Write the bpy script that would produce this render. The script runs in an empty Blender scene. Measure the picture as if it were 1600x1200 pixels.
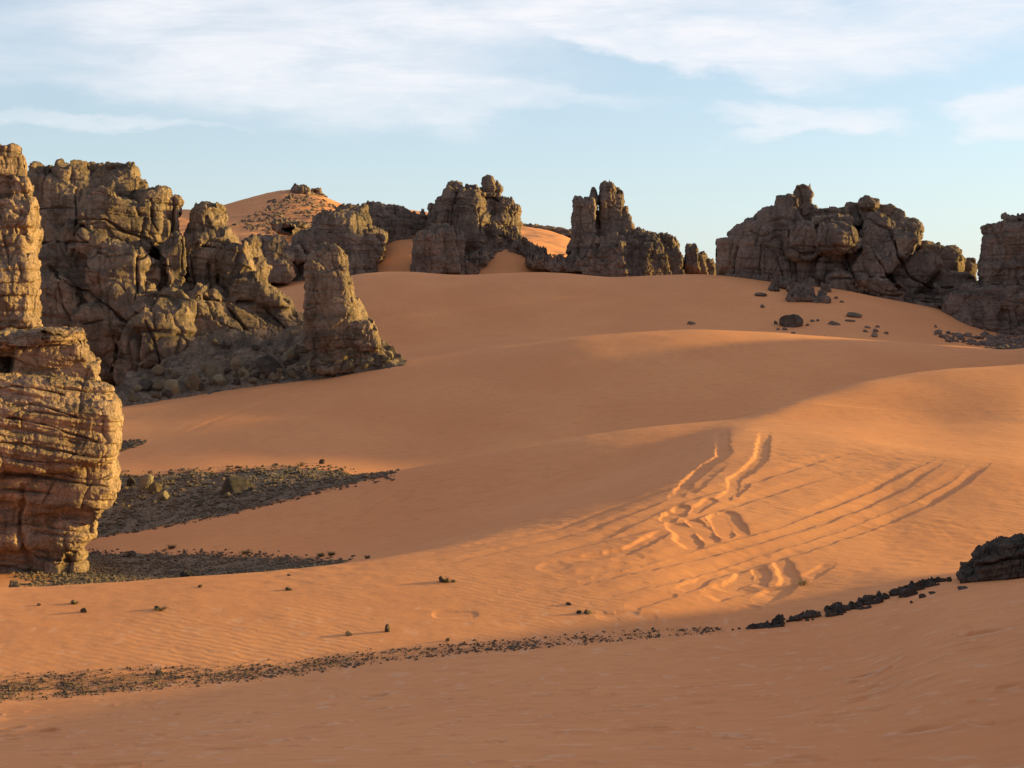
import bpy, bmesh, math, random
import numpy as np

random.seed(7)
rng = np.random.default_rng(11)
SC = bpy.context.scene
COL = SC.collection

# ------------------------------------------------------------------ numeric helpers
F = 1931.0                      # focal length in photo pixels (1600 wide)
PITCH = math.atan(130.0 / F)
CP, SP = math.cos(PITCH), math.sin(PITCH)


def ray(px, py):
    """photo pixel -> (x per unit Y, z per unit Y)"""
    u = (np.asarray(px, float) - 800.0) / F
    v = (600.0 - np.asarray(py, float)) / F
    den = v * SP + CP
    return u / den, (v * CP - SP) / den


def at(px, py, Y):
    s, t = ray(px, py)
    return np.array([s * Y, Y, t * Y])


def _hash(ix, iy, iz, seed):
    h = (ix.astype(np.int64) * 374761393 + iy.astype(np.int64) * 668265263
         + iz.astype(np.int64) * 2147483647 + seed * 974634529) & 0xFFFFFFFF
    h = ((h ^ (h >> 13)) * 1274126177) & 0xFFFFFFFF
    h = ((h ^ (h >> 16)) * 2246822519) & 0xFFFFFFFF
    return h ^ (h >> 15)


_G = np.array([[1, 1, 0], [-1, 1, 0], [1, -1, 0], [-1, -1, 0], [1, 0, 1], [-1, 0, 1], [1, 0, -1], [-1, 0, -1],
               [0, 1, 1], [0, -1, 1], [0, 1, -1], [0, -1, -1], [1, 1, 0], [-1, 1, 0], [0, -1, 1], [0, -1, -1]], np.float32)


def perlin(p, seed=0):
    p = np.asarray(p, np.float32)
    i = np.floor(p)
    f = p - i
    i = i.astype(np.int64)
    u = f * f * f * (f * (f * 6 - 15) + 10)
    out = 0
    for dx in (0, 1):
        wx = u[:, 0] if dx else 1 - u[:, 0]
        for dy in (0, 1):
            wy = u[:, 1] if dy else 1 - u[:, 1]
            for dz in (0, 1):
                wz = u[:, 2] if dz else 1 - u[:, 2]
                g = _G[(_hash(i[:, 0] + dx, i[:, 1] + dy, i[:, 2] + dz, seed) & 15)]
                d = g[:, 0] * (f[:, 0] - dx) + g[:, 1] * (f[:, 1] - dy) + g[:, 2] * (f[:, 2] - dz)
                out = out + wx * wy * wz * d
    return out


def fbm(p, octaves=4, seed=0, gain=.5, ridged=False):
    a, tot, q = 1.0, 0, np.asarray(p, np.float32)
    for k in range(octaves):
        n = perlin(q, seed + k * 17)
        if ridged:
            n = 1 - 2.4 * np.abs(n)
        tot = tot + a * n
        a *= gain
        q = q * 2.03 + 13.7
    return tot


def noise1(t, seed=0):
    """smooth random function of one variable, -1..1"""
    i = np.floor(t)
    f = t - i
    i = i.astype(np.int64)
    z = np.zeros_like(i)
    a = (_hash(i, z, z, seed) & 0xFFFF) / 32767.5 - 1
    b = (_hash(i + 1, z, z, seed) & 0xFFFF) / 32767.5 - 1
    u = f * f * (3 - 2 * f)
    return a + (b - a) * u


def worley(p, seed=0):
    """F1, F2 and a random value of the nearest cell"""
    p = np.asarray(p, np.float32)
    i = np.floor(p).astype(np.int64)
    f1 = np.full(len(p), 9.0, np.float32)
    f2 = np.full(len(p), 9.0, np.float32)
    cv = np.zeros(len(p), np.float32)
    for dx in (-1, 0, 1):
        for dy in (-1, 0, 1):
            for dz in (-1, 0, 1):
                c = i + np.array([dx, dy, dz])
                h = _hash(c[:, 0], c[:, 1], c[:, 2], seed)
                q = c.astype(np.float32)
                q[:, 0] += (h & 1023) / 1023.0
                q[:, 1] += ((h >> 10) & 1023) / 1023.0
                q[:, 2] += ((h >> 20) & 1023) / 1023.0
                d = ((q - p) ** 2).sum(1)
                near = d < f1
                f2 = np.where(near, f1, np.minimum(f2, d))
                cv = np.where(near, ((h >> 5) & 255) / 127.5 - 1, cv)
                f1 = np.where(near, d, f1)
    return np.sqrt(f1), np.sqrt(f2), cv


def smooth(a, b, x):
    t = np.clip((x - a) / (b - a), 0, 1)
    return t * t * (3 - 2 * t)


def pchip_slopes(x, y):
    """Fritsch-Carlson slopes along axis 0; x, y are [K] or [K, S]"""
    h = np.diff(x, axis=0)
    d = np.diff(y, axis=0) / h
    m = np.zeros_like(y)
    w1 = 2 * h[1:] + h[:-1]
    w2 = h[1:] + 2 * h[:-1]
    same = d[:-1] * d[1:] > 0
    with np.errstate(divide='ignore', invalid='ignore'):
        hm = (w1 + w2) / (w1 / d[:-1] + w2 / d[1:])
    m[1:-1] = np.where(same, hm, 0)
    m[0], m[-1] = d[0], d[-1]
    return m


def pchip1(xk, yk, x):
    xk = np.asarray(xk, float)
    yk = np.asarray(yk, float)
    m = pchip_slopes(xk, yk)
    x = np.clip(x, xk[0], xk[-1])
    k = np.clip(np.searchsorted(xk, x, side='right') - 1, 0, len(xk) - 2)
    h = xk[k + 1] - xk[k]
    t = (x - xk[k]) / h
    return (yk[k] * (1 + 2 * t) * (1 - t) ** 2 + h * m[k] * t * (1 - t) ** 2
            + yk[k + 1] * t * t * (3 - 2 * t) + h * m[k + 1] * t * t * (t - 1))


# ------------------------------------------------------------------ scene helpers
def new_mesh(name, verts, quads, mat=None, smooth_shade=True):
    me = bpy.data.meshes.new(name)
    verts = np.asarray(verts, np.float32)
    quads = np.asarray(quads, np.int32)
    n = quads.shape[1]
    me.vertices.add(len(verts))
    me.vertices.foreach_set('co', verts.ravel())
    me.loops.add(quads.size)
    me.loops.foreach_set('vertex_index', quads.ravel())
    me.polygons.add(len(quads))
    me.polygons.foreach_set('loop_start', np.arange(0, quads.size, n, dtype=np.int32))
    me.polygons.foreach_set('use_smooth', np.full(len(quads), smooth_shade))
    me.update(calc_edges=True)
    me.validate()
    if mat:
        me.materials.append(mat)
    return me


def link(name, me, loc=(0, 0, 0), parent=None):
    o = bpy.data.objects.new(name, me)
    COL.objects.link(o)
    o.location = loc
    if parent:
        o.parent = parent
    return o


def tag(o, label=None, cat=None, group=None, kind=None):
    if label:
        o['label'] = label
    if cat:
        o['category'] = cat
    if group:
        o['group'] = group
    if kind:
        o['kind'] = kind
    return o


# ------------------------------------------------------------------ node helpers
class NT:
    """tiny wrapper to write node trees as expressions"""

    def __init__(self, tree):
        self.t = tree
        self.n = tree.nodes
        self.n.clear()

    def node(self, kind, inputs=None, **attrs):
        nd = self.n.new(kind)
        for k, v in attrs.items():
            setattr(nd, k, v)
        for k, v in (inputs or {}).items():
            self.put(nd.inputs[k], v)
        return nd

    def put(self, sock, v):
        if isinstance(v, bpy.types.NodeSocket):
            self.t.links.new(v, sock)
        else:
            sock.default_value = v

    def m(self, op, a, b=None, c=None, clamp=False):
        nd = self.n.new('ShaderNodeMath')
        nd.operation = op
        nd.use_clamp = clamp
        for i, v in enumerate((a, b, c)):
            if v is not None:
                self.put(nd.inputs[i], v)
        return nd.outputs[0]

    def ss(self, x, a, b, lo=0.0, hi=1.0):
        nd = self.n.new('ShaderNodeMapRange')
        nd.interpolation_type = 'SMOOTHSTEP'
        for i, v in enumerate((x, a, b, lo, hi)):
            self.put(nd.inputs[i], v)
        return nd.outputs[0]

    def mix(self, fac, a, b, blend='MIX'):
        nd = self.n.new('ShaderNodeMix')
        nd.data_type = 'RGBA'
        nd.blend_type = blend
        self.put(nd.inputs[0], fac)
        self.put(nd.inputs[6], a if isinstance(a, bpy.types.NodeSocket) else (*a, 1))
        self.put(nd.inputs[7], b if isinstance(b, bpy.types.NodeSocket) else (*b, 1))
        return nd.outputs[2]

    def noise(self, vec, scale, detail=4, rough=.55, dist=0.0, out=0):
        nd = self.node('ShaderNodeTexNoise', {'Scale': scale, 'Detail': detail, 'Roughness': rough, 'Distortion': dist})
        self.put(nd.inputs['Vector'], vec)
        return nd.outputs[out]

    def mapping(self, vec, scale=(1, 1, 1), rot=(0, 0, 0), loc=(0, 0, 0)):
        nd = self.node('ShaderNodeMapping')
        self.put(nd.inputs['Vector'], vec)
        nd.inputs['Scale'].default_value = scale
        nd.inputs['Rotation'].default_value = rot
        nd.inputs['Location'].default_value = loc
        return nd.outputs[0]


def material(name):
    mt = bpy.data.materials.new(name)
    mt.use_nodes = True
    nt = NT(mt.node_tree)
    out = nt.node('ShaderNodeOutputMaterial')
    bs = nt.node('ShaderNodeBsdfPrincipled', {'Roughness': 1.0})
    bs.inputs['Specular IOR Level'].default_value = 0.08
    nt.t.links.new(bs.outputs[0], out.inputs[0])
    return mt, nt, bs
# ------------------------------------------------------------------ terrain: one sheet of sand
# profile curves, near to far: ('p', photo column, photo row, distance) or ('z', photo column, height, distance)
PA, PB, PY1 = 0.0, .115, 57.0            # the sunlit front of the near dune: nearly a plane, rising away


def on_front(px, py):
    s1, t1 = ray(1140, 670)
    s_, t_ = ray(px, py)
    Y = (t1 * PY1 - PA * s1 * PY1 - PB * PY1) / (t_ - PA * s_ - PB)
    return ('p', px, py, float(Y))


def beyond(px, py, dY, dz):
    _, _, _, Y = on_front(px, py)
    return ('z', px, float(ray(px, py)[1]) * Y + dz, Y + dY)


CURVES = [
    [('z', -900, -8.0, -60), ('z', 800, -1.5, -60), ('z', 1600, 3.0, -60), ('z', 2500, 6, -60)],
    [('z', -900, -5.5, 2.5), ('z', 0, -2.6, 2.5), ('z', 800, -1.9, 2.5), ('z', 1600, -1.5, 2.5), ('z', 2000, -.6, 2.5), ('z', 2600, 1.0, 2.5)],
    [('p', -900, 1210, 18), ('p', 0, 1200, 15), ('p', 800, 1200, 13), ('p', 1600, 1200, 11), ('z', 2000, -2.2, 11), ('z', 2600, 0.2, 11)],
    [on_front(-900, 1150), on_front(0, 1092), on_front(400, 1058), on_front(800, 1012), ('p', 1000, 997, 32.2), ('p', 1165, 981, 33),
     ('p', 1330, 948, 33.8), ('p', 1490, 910, 34.3), ('p', 1600, 897, 34.6), ('z', 1900, -5.9, 34.6), ('z', 2300, -3.0, 35.8), ('z', 2600, -.6, 37.2)],  # last knots: ridge out of view, raised to shade the near slope
    [on_front(-900, 1110), on_front(0, 1040), on_front(400, 1014), on_front(800, 980), on_front(1000, 955), ('z', 1165, -8.42, 36.5), ('z', 1490, -8.28, 38.5),
     ('z', 1700, -8.3, 39.5), ('z', 2300, -8.6, 42.5), ('z', 2600, -8.6, 45)],
    [on_front(-900, 950), on_front(0, 921), on_front(300, 904), on_front(560, 880), on_front(740, 846), on_front(900, 808), on_front(1010, 765),
     on_front(1080, 718), on_front(1140, 672), on_front(1310, 682), on_front(1450, 705), on_front(1600, 717), ('z', 2000, -8, 52), ('z', 2600, -8.8, 53)],
    [beyond(-900, 950, 2.2, -.6), beyond(0, 921, 2.2, -.6), beyond(300, 904, 2.2, -.6), beyond(560, 880, 2.2, -.5), beyond(740, 846, 2, -.2), beyond(900, 808, 2, -.03), beyond(1010, 765, 2, .01),
     beyond(1080, 718, 2, .02), beyond(1140, 672, 1.5, -.03), beyond(1310, 682, 2, -.01), beyond(1450, 705, 2, 0), beyond(1600, 717, 2, .02), ('z', 2000, -7.95, 55), ('z', 2600, -8.6, 56)],
    [('z', -900, -11.3, 50), ('z', 0, -10.8, 50), ('z', 300, -10.75, 51), ('z', 400, -10.45, 51.5), ('z', 560, -9.9, 51.8), ('z', 700, -9.15, 52), ('z', 800, -8.6, 52.3), ('z', 900, -8.1, 53), ('z', 1010, -7.28, 55), ('z', 1080, -6.65, 57.5), ('z', 1150, -6.08, 60.4),
     ('z', 1310, -6.15, 63), ('z', 1450, -6.4, 63), ('z', 1600, -6.25, 63), ('z', 2000, -7.6, 66), ('z', 2600, -8, 66)],
    [('z', -900, -12.0, 59), ('p', 0, 890, 58), ('p', 150, 843, 59), ('p', 300, 814, 60), ('p', 400, 791, 60), ('p', 500, 768, 60), ('p', 600, 745, 60.5), ('p', 800, 704, 61), ('p', 1000, 671, 62), ('p', 1150, 656, 63.5),
     ('p', 1250, 624, 67), ('p', 1330, 601, 70), ('p', 1400, 587, 72), ('p', 1500, 576, 73.5), ('p', 1600, 570, 74.5), ('z', 2000, -1.6, 88), ('z', 2600, 0, 92)],
    [('z', -900, -11.2, 72), ('p', 0, 760, 72), ('p', 200, 742, 72), ('p', 480, 734, 72), ('p', 620, 738, 72.5), ('z', 800, -9.35, 73), ('z', 1000, -8.4, 75), ('z', 1150, -7.9, 77),
     ('z', 1400, -7.0, 84), ('z', 1600, -6.6, 89), ('z', 2000, 6.8, 95), ('z', 2600, 8, 97)],  # last knots: unseen dune added to shade the middle dune face
    [('z', -900, -12, 92), ('p', 0, 660, 95), ('p', 190, 634, 102), ('p', 300, 617, 104), ('p', 400, 602, 105), ('p', 500, 590, 105), ('p', 620, 571, 105), ('p', 700, 559, 105), ('p', 850, 534, 105), ('p', 960, 521, 105), ('p', 1080, 514, 105), ('p', 1200, 520, 105),
     ('p', 1400, 534, 105), ('p', 1600, 546, 105), ('z', 1750, .6, 104), ('z', 2000, 7.2, 103), ('z', 2600, 9, 105)],  # unseen dune goes on here, its height set by the shade it casts
    [('z', -900, -11, 115), ('z', 0, -9.5, 116), ('z', 300, -7.5, 118), ('z', 620, -5.6, 119), ('z', 850, -3.9, 119), ('z', 1080, -3.5, 118), ('z', 1300, -3.9, 117),
     ('z', 1600, -5.0, 115), ('z', 2000, 3.4, 113), ('z', 2600, 4, 116)],  # back of the unseen shading dune, set to dim the crest rim
    [('z', -900, -6, 160), ('z', 200, -4, 160), ('z', 380, -1.2, 160), ('p', 440, 460, 162), ('p', 480, 449, 164), ('p', 580, 425, 165), ('p', 650, 424, 165), ('p', 690, 430, 165), ('p', 800, 426, 165), ('p', 900, 427, 164), ('p', 945, 434, 163), ('p', 1000, 432, 163),
     ('p', 1090, 428, 162), ('p', 1200, 440, 158), ('p', 1330, 455, 152), ('p', 1400, 470, 150), ('p', 1470, 482, 148), ('p', 1530, 510, 146), ('p', 1600, 520, 145), ('z', 2000, -4, 145), ('z', 2600, -6, 145)],
    [('z', -900, -4, 176), ('z', 200, -2, 176), ('p', 400, 452, 176), ('p', 440, 444, 177), ('p', 480, 436, 178), ('z', 580, 3.0, 178), ('z', 800, 3.1, 178), ('z', 1000, 2.4, 177), ('z', 1200, 1.5, 172), ('z', 1400, 0, 168), ('z', 1600, -1.2, 165),
     ('z', 2000, -4, 165), ('z', 2600, -6, 165)],
    [('z', -900, 0, 198), ('p', 200, 412, 198), ('p', 420, 418, 198), ('p', 480, 412, 198), ('p', 560, 398, 196), ('p', 600, 381, 195), ('p', 640, 373, 194), ('p', 690, 386, 195), ('p', 750, 403, 190), ('p', 800, 387, 188), ('p', 845, 404, 190), ('p', 930, 420, 196),
     ('z', 1030, 4.2, 196), ('z', 1150, 2.4, 195), ('z', 1400, .5, 192), ('z', 1600, -1, 190), ('z', 2000, -4, 190), ('z', 2600, -6, 190)],
    [('z', -900, 6, 255), ('p', 200, 360, 255), ('p', 350, 362, 255), ('p', 450, 362, 255), ('p', 560, 358, 255), ('p', 640, 352, 255), ('p', 700, 360, 255), ('p', 800, 371, 255), ('p', 860, 376, 252), ('p', 930, 398, 250),
     ('z', 1030, 4.4, 250), ('z', 1150, 2.2, 250), ('z', 1400, 0, 250), ('z', 2600, -5, 250)],
    [('z', -900, 18, 345), ('p', 200, 338, 345), ('p', 280, 333, 345), ('p', 340, 327, 345), ('p', 400, 310, 345), ('p', 440, 300, 345), ('p', 478, 297, 345), ('p', 510, 313, 345), ('p', 545, 328, 345), ('p', 600, 331, 345),
     ('p', 640, 331, 345), ('p', 700, 343, 345), ('p', 800, 356, 340), ('p', 860, 363, 335), ('p', 930, 396, 330), ('z', 1030, 4.0, 330), ('z', 1150, 1.6, 330), ('z', 1600, -1, 330), ('z', 2600, -5, 330)],
    [('z', -900, -2, 520), ('z', 800, -3, 520), ('z', 2600, -5, 520)],
    [('z', -900, -5, 1200), ('z', 2600, -5, 1200)],
    [('z', -900, -8, 6000), ('z', 2600, -8, 6000)],
]
S_DENSE = .46
s_in = np.linspace(-S_DENSE, S_DENSE, 1400)
ds = s_in[1] - s_in[0]
ext = []
sv, st = S_DENSE, ds
while sv < 2.6:
    st *= 1.07
    sv += st
    ext.append(sv)
ext = np.array(ext)
S = np.concatenate([-ext[::-1], s_in, ext])
NS = len(S)
Ys = np.concatenate([np.linspace(-60, 2, 30)[:-1], np.linspace(2, 9, 40)[:-1], np.linspace(9, 33, 500)[:-1], np.linspace(33, 58.5, 470)[:-1], np.linspace(58.5, 66, 70)[:-1],
                     np.linspace(66, 108, 190)[:-1], np.linspace(108, 170, 150)[:-1], np.linspace(170, 350, 150)[:-1],
                     350 * (6000 / 350) ** np.linspace(0, 1, 45)])
NY = len(Ys)
YK = np.zeros((len(CURVES), NS))
ZK = np.zeros((len(CURVES), NS))
for ci, cv_ in enumerate(CURVES):
    ss_, yy_, zz_ = [], [], []
    for (kind, px, b, Y) in cv_:
        if kind == 'p':
            s_, t_ = ray(px, b)
            ss_.append(float(s_)); yy_.append(Y); zz_.append(float(t_) * Y)
        else:
            s_, t_ = ray(px, 600)
            ss_.append(float(s_)); yy_.append(Y); zz_.append(b)
    sc = np.clip(S, ss_[0], ss_[-1])
    YK[ci] = pchip1(ss_, yy_, sc) if len(ss_) > 2 else np.interp(sc, ss_, yy_)
    ZK[ci] = pchip1(ss_, zz_, sc) if len(ss_) > 2 else np.interp(sc, ss_, zz_)
# soften the kinks between the hand-set knots
k5 = np.exp(-np.linspace(-2, 2, 71) ** 2)
k5 /= k5.sum()
k6 = np.exp(-np.linspace(-2, 2, 91) ** 2)
k6 /= k6.sum()
for a in (YK, ZK):
    for ci in range(len(CURVES) - 6):
        pad = np.pad(a[ci], 35, mode='edge')
        a[ci] = np.convolve(pad, k5, mode='valid')
MK = pchip_slopes(YK, ZK)
ZG = np.zeros((NY, NS))
cols = np.arange(NS)
for j, Y in enumerate(Ys):
    k = np.clip((YK <= Y).sum(0) - 1, 0, len(CURVES) - 2)
    h = YK[k + 1, cols] - YK[k, cols]
    t = np.clip((Y - YK[k, cols]) / h, 0, 1)
    ZG[j] = (ZK[k, cols] * (1 + 2 * t) * (1 - t) ** 2 + h * MK[k, cols] * t * (1 - t) ** 2
             + ZK[k + 1, cols] * t * t * (3 - 2 * t) + h * MK[k + 1, cols] * t * t * (t - 1))
for j in range(NY):
    ZG[j] = np.convolve(np.pad(ZG[j], 45, mode='edge'), k6, mode='valid')
GY = np.where(Ys > 12, Ys, 6 + 6 * np.exp(np.minimum((Ys - 12) / 6.0, 0)))      # width factor of each row
XG = GY[:, None] * S[None, :]
YG = np.repeat(Ys[:, None], NS, 1)


def ground(x, y):
    """height of the sand at world x, y (y beyond 12 m)"""
    x = np.asarray(x, float); y = np.asarray(y, float)
    jf = np.interp(y, Ys, np.arange(NY))
    sf = np.interp(x / np.interp(y, Ys, GY), S, np.arange(NS))
    j = np.clip(jf.astype(int), 0, NY - 2); i = np.clip(sf.astype(int), 0, NS - 2)
    a, b = jf - j, sf - i
    return ((ZG[j, i] * (1 - b) + ZG[j, i + 1] * b) * (1 - a) + (ZG[j + 1, i] * (1 - b) + ZG[j + 1, i + 1] * b) * a)


def hit(px, py, ymin=10, ymax=400):
    """where the line of sight through a photo pixel meets the sand"""
    s, t = ray(px, py)
    s, t = float(s), float(t)
    yy = np.arange(ymin, ymax, .08)
    below = ground(s * yy, yy) >= t * yy
    if not below.any():
        return None
    y = yy[np.argmax(below)]
    return np.array([s * y, y, float(ground(s * y, y))])


def seg_dist(X, Y, pts):
    """distance of many points to a polyline, and the length along it"""
    best = np.full(X.shape, 1e9)
    side = np.zeros(X.shape)
    along = np.zeros(X.shape)
    L = 0
    for (x0, y0), (x1, y1) in zip(pts[:-1], pts[1:]):
        dx, dy = x1 - x0, y1 - y0
        l2 = dx * dx + dy * dy + 1e-9
        t = np.clip(((X - x0) * dx + (Y - y0) * dy) / l2, 0, 1)
        d = np.hypot(X - x0 - t * dx, Y - y0 - t * dy)
        m = d < best
        best = np.where(m, d, best)
        side = np.where(m, (X - x0 - t * dx) * .966 + (Y - y0 - t * dy) * .26, side)
        along = np.where(m, L + t * math.sqrt(l2), along)
        L += math.sqrt(l2)
    seg_dist.side = side
    return best, along, L


def polyline(pix, ymin, ymax):
    out = []
    for a, b in zip(pix[:-1], pix[1:]):
        n = max(2, int(abs(b[0] - a[0]) / 12) + int(abs(b[1] - a[1]) / 8))
        for q in range(n):
            f = q / n
            h_ = hit(a[0] + (b[0] - a[0]) * f, a[1] + (b[1] - a[1]) * f, ymin, ymax)
            if h_ is not None:
                out.append((h_[0], h_[1]))
    h_ = hit(*pix[-1], ymin, ymax)
    if h_ is not None:
        out.append((h_[0], h_[1]))
    return out


def gpoly(pix, ymin, ymax):
    out = []
    for px, py in pix:
        h_ = hit(px, py, ymin, ymax)
        while h_ is None:
            py += 2
            h_ = hit(px, py, ymin, ymax)
        out.append(h_[:2])
    return np.array(out)


def inside(X, Y, poly):
    c = np.zeros(X.shape, bool)
    n = len(poly)
    for i in range(n):
        x0, y0 = poly[i]; x1, y1 = poly[(i + 1) % n]
        cond = ((y0 > Y) != (y1 > Y)) & (X < (x1 - x0) * (Y - y0) / (y1 - y0 + 1e-12) + x0)
        c ^= cond
    return c


ZBASE = ZG.copy()
DZ = np.zeros_like(ZG)
flatP = np.stack([XG.ravel(), YG.ravel(), np.zeros(NY * NS)], 1).astype(np.float32)
near_rows = (Ys > 2) & (Ys < 66)
nr = np.where(near_rows)[0]
sub = flatP.reshape(NY, NS, 3)[nr[0]:nr[-1] + 1].reshape(-1, 3)
# gentle wind-worked unevenness
u = 0.035 * fbm(sub / 5.0, 3, 3) + 0.007 * fbm(sub * np.array([.9, 1.6, 1]), 3, 9) + .003 * fbm(sub * np.array([2.2, 4.2, 1]), 2, 19)
val = smooth(33.5, 38, sub[:, 1]) * (1 - smooth(52, 60, sub[:, 1]))
churn = smooth(.0, .5, fbm(sub / 4.0, 2, 31) + .15) * val
u = u + churn * .016 * fbm(sub * np.array([1.3, 2.6, 1]), 3, 41)
# footprints and scuffs on the near slope
fore = 1 - smooth(25.5, 28.5, sub[:, 1])
PRIM = np.zeros(len(sub))
for q, (fs, dep_) in enumerate(((.85, .10), (1.9, .055))):
    pp = np.stack([sub[:, 0] * fs * .8, sub[:, 1] * fs * 1.1, np.full(len(sub), .5 + q)], 1)
    pp = pp + .25 * np.stack([perlin(pp * 1.3, 91 + q), perlin(pp * 1.3, 95 + q), 0 * fore], 1)
    f1_, f2_, cv1 = worley(pp, 5 + q)
    on = smooth(.1, .4, cv1 + .6 * perlin(sub / 6.0, 97 + q)) * fore
    u = u - dep_ * on * np.exp(-(f1_ / .17) ** 2) + dep_ * .55 * on * np.exp(-((f1_ - .27) / .07) ** 2)
    PRIM = np.maximum(PRIM, on * np.exp(-((f1_ - .27) / .06) ** 2) * smooth(.0, .4, perlin(pp * 2.2, 99)))
DZ[nr[0]:nr[-1] + 1] += u.reshape(len(nr), NS)
far_rows = np.where(Ys >= 66)[0]
subf = flatP.reshape(NY, NS, 3)[far_rows[0]:].reshape(-1, 3)
DZ[far_rows[0]:] += (.10 * fbm(subf / 9.0, 3, 23) * np.clip(1 - (subf[:, 1] - 120) / 2000, 0, 1)).reshape(len(far_rows), NS)
j0 = np.searchsorted(Ys, 160); j1 = np.searchsorted(Ys, 360)
DZ[j0:j1] += (.35 * fbm(flatP.reshape(NY, NS, 3)[j0:j1].reshape(-1, 3) / 7.0, 3, 29) * smooth(175, 215, YG[j0:j1].ravel())).reshape(j1 - j0, NS)

# tyre tracks: (photo polyline, width m, depth m, berm m)
TRACKS = [
    ([(640, 872), (700, 860), (800, 841), (875, 825), (940, 802), (1025, 772), (1065, 757), (1150, 737), (1215, 722)], .30, .06),
    ([(620, 893), (720, 875), (800, 857), (850, 845), (920, 827), (1015, 792), (1055, 775)], .30, .055),
    ([(760, 885), (838, 869), (925, 847), (1012, 807), (1070, 782), (1137, 762), (1200, 744), (1287, 717), (1355, 702)], .40, .08),
    ([(840, 868), (920, 847), (975, 837), (1050, 820), (1125, 796), (1200, 773), (1250, 756), (1308, 740)], .36, .08),
    ([(870, 878), (925, 870), (980, 860), (1010, 846), (1044, 830)], .55, .13),
    ([(790, 925), (857, 911), (960, 890), (1025, 875), (1075, 860), (1137, 845), (1200, 827), (1287, 795), (1355, 767), (1415, 737), (1458, 717)], .34, .085),
    ([(770, 938), (832, 927), (920, 908), (975, 895), (1017, 887), (1062, 876), (1110, 867), (1150, 856), (1200, 841), (1287, 815), (1350, 791), (1415, 760), (1472, 720)], .36, .09),
    ([(870, 945), (930, 935), (1000, 917), (1057, 906), (1120, 888), (1200, 861), (1250, 846), (1320, 824), (1407, 789), (1475, 755), (1514, 729)], .34, .08),
    ([(1000, 940), (1060, 921), (1120, 899), (1190, 880), (1255, 860), (1305, 842), (1355, 827), (1397, 812), (1450, 787), (1500, 757), (1549, 719)], .40, .11),
    ([(1129, 672), (1130, 690), (1131, 712), (1105, 727), (1080, 748), (1062, 770), (1055, 786)], .62, .14),
    ([(1066, 795), (1060, 803)], .7, .15), ([(1050, 803), (1044, 812)], .6, .15), ([(1036, 810), (1028, 815)], .4, .1),
    ([(1130, 725), (1112, 740), (1092, 760), (1075, 774)], .45, .11),
    ([(1195, 676), (1193, 700), (1188, 718), (1172, 732), (1150, 747), (1142, 770), (1124, 788)], .58, .13),
    ([(1166, 757), (1150, 773)], .35, .08), ([(1112, 783), (1085, 800)], .5, .12),
    ([(1061, 822), (1080, 850)], 1.0, .17), ([(1088, 818), (1108, 842)], .85, .16), ([(1108, 816), (1104, 826)], .3, .1),
    ([(1121, 808), (1133, 836)], .8, .16), ([(1136, 804), (1158, 831)], .75, .15),
    ([(1213, 868), (1222, 880), (1233, 900), (1236, 910), (1213, 927), (1187, 940)], .62, .13),
    ([(1183, 880), (1190, 900), (1184, 919)], .6, .12), ([(1184, 919), (1150, 928), (1110, 938)], .45, .1),
    ([(1170, 888), (1160, 908), (1120, 926)], .7, .12), ([(1112, 899), (1090, 912), (1060, 925)], .55, .10),
    ([(1299, 882), (1278, 895), (1262, 905)], .5, .08), ([(1220, 868), (1190, 873), (1150, 888)], .4, .1),
    ([(1175, 951), (1140, 962)], .5, .07), ([(890, 880), (860, 885), (842, 882)], .9, .06),
    ([(960, 866), (990, 872), (1010, 870)], 1.0, .06),
    ([(690, 995), (735, 984)], .5, .05), ([(950, 965), (990, 958)], .3, .05), ([(995, 948), (1050, 930)], .3, .05), ([(1003, 975), (1018, 970)], .4, .05),
]
P3 = np.stack([XG, YG, ZBASE], 2)
rs, re = np.searchsorted(Ys, 32), np.searchsorted(Ys, 67)
XT, YT = XG[rs:re], YG[rs:re]
RUT = np.zeros(XT.shape)
BERM = np.zeros(XT.shape)
wob = fbm(np.stack([XT.ravel() * 1.3, YT.ravel() * 1.3, np.zeros(XT.size)], 1), 3, 77).reshape(XT.shape)
for ti, (pix, w, dep) in enumerate(TRACKS):
    pts = polyline(pix, 33.5, 66)
    if len(pts) < 2:
        continue
    pa = np.array(pts)
    m = 1.6
    cm = (XT > pa[:, 0].min() - m) & (XT < pa[:, 0].max() + m) & (YT > pa[:, 1].min() - m) & (YT < pa[:, 1].max() + m)
    xs, ys = XT[cm], YT[cm]
    d, al, L = seg_dist(xs, ys, pts)
    sunward = smooth(-.06, .06, seg_dist.side)
    d = np.maximum(d + wob[cm] * .07 * w / .4, 0)
    fade = np.clip(al / (.2 * L + .1), .15, 1) * np.clip((L - al) / (.12 * L + .1), .15, 1) if len(pix) > 2 else 1.0
    gaps = .55 + .45 * smooth(-.5, .1, noise1(al / 1.7 + ti * 31, ti)) if w < .5 else 1.0
    hw = w / 2
    dep *= .54 if w < .5 else .44
    steep = 1 - smooth(hw * .70, hw * 1.05, d)
    gentle = 1 - (smooth(0, hw * 3.0, d) if w < .5 else smooth(hw * .55, hw * 1.2, d))
    RUT[cm] = np.minimum(RUT[cm], -dep * (sunward * steep + (1 - sunward) * gentle) * fade * gaps)
    BERM[cm] = np.maximum(BERM[cm], dep * (.03 + .05 * (w > .5)) * np.exp(-((d - hw * 1.4) / (hw * .5)) ** 2) * fade * gaps)
DZ[rs:re] += np.where(RUT < -.004, RUT + BERM * np.clip(1 + RUT / .05, 0, 1), BERM)
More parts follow.
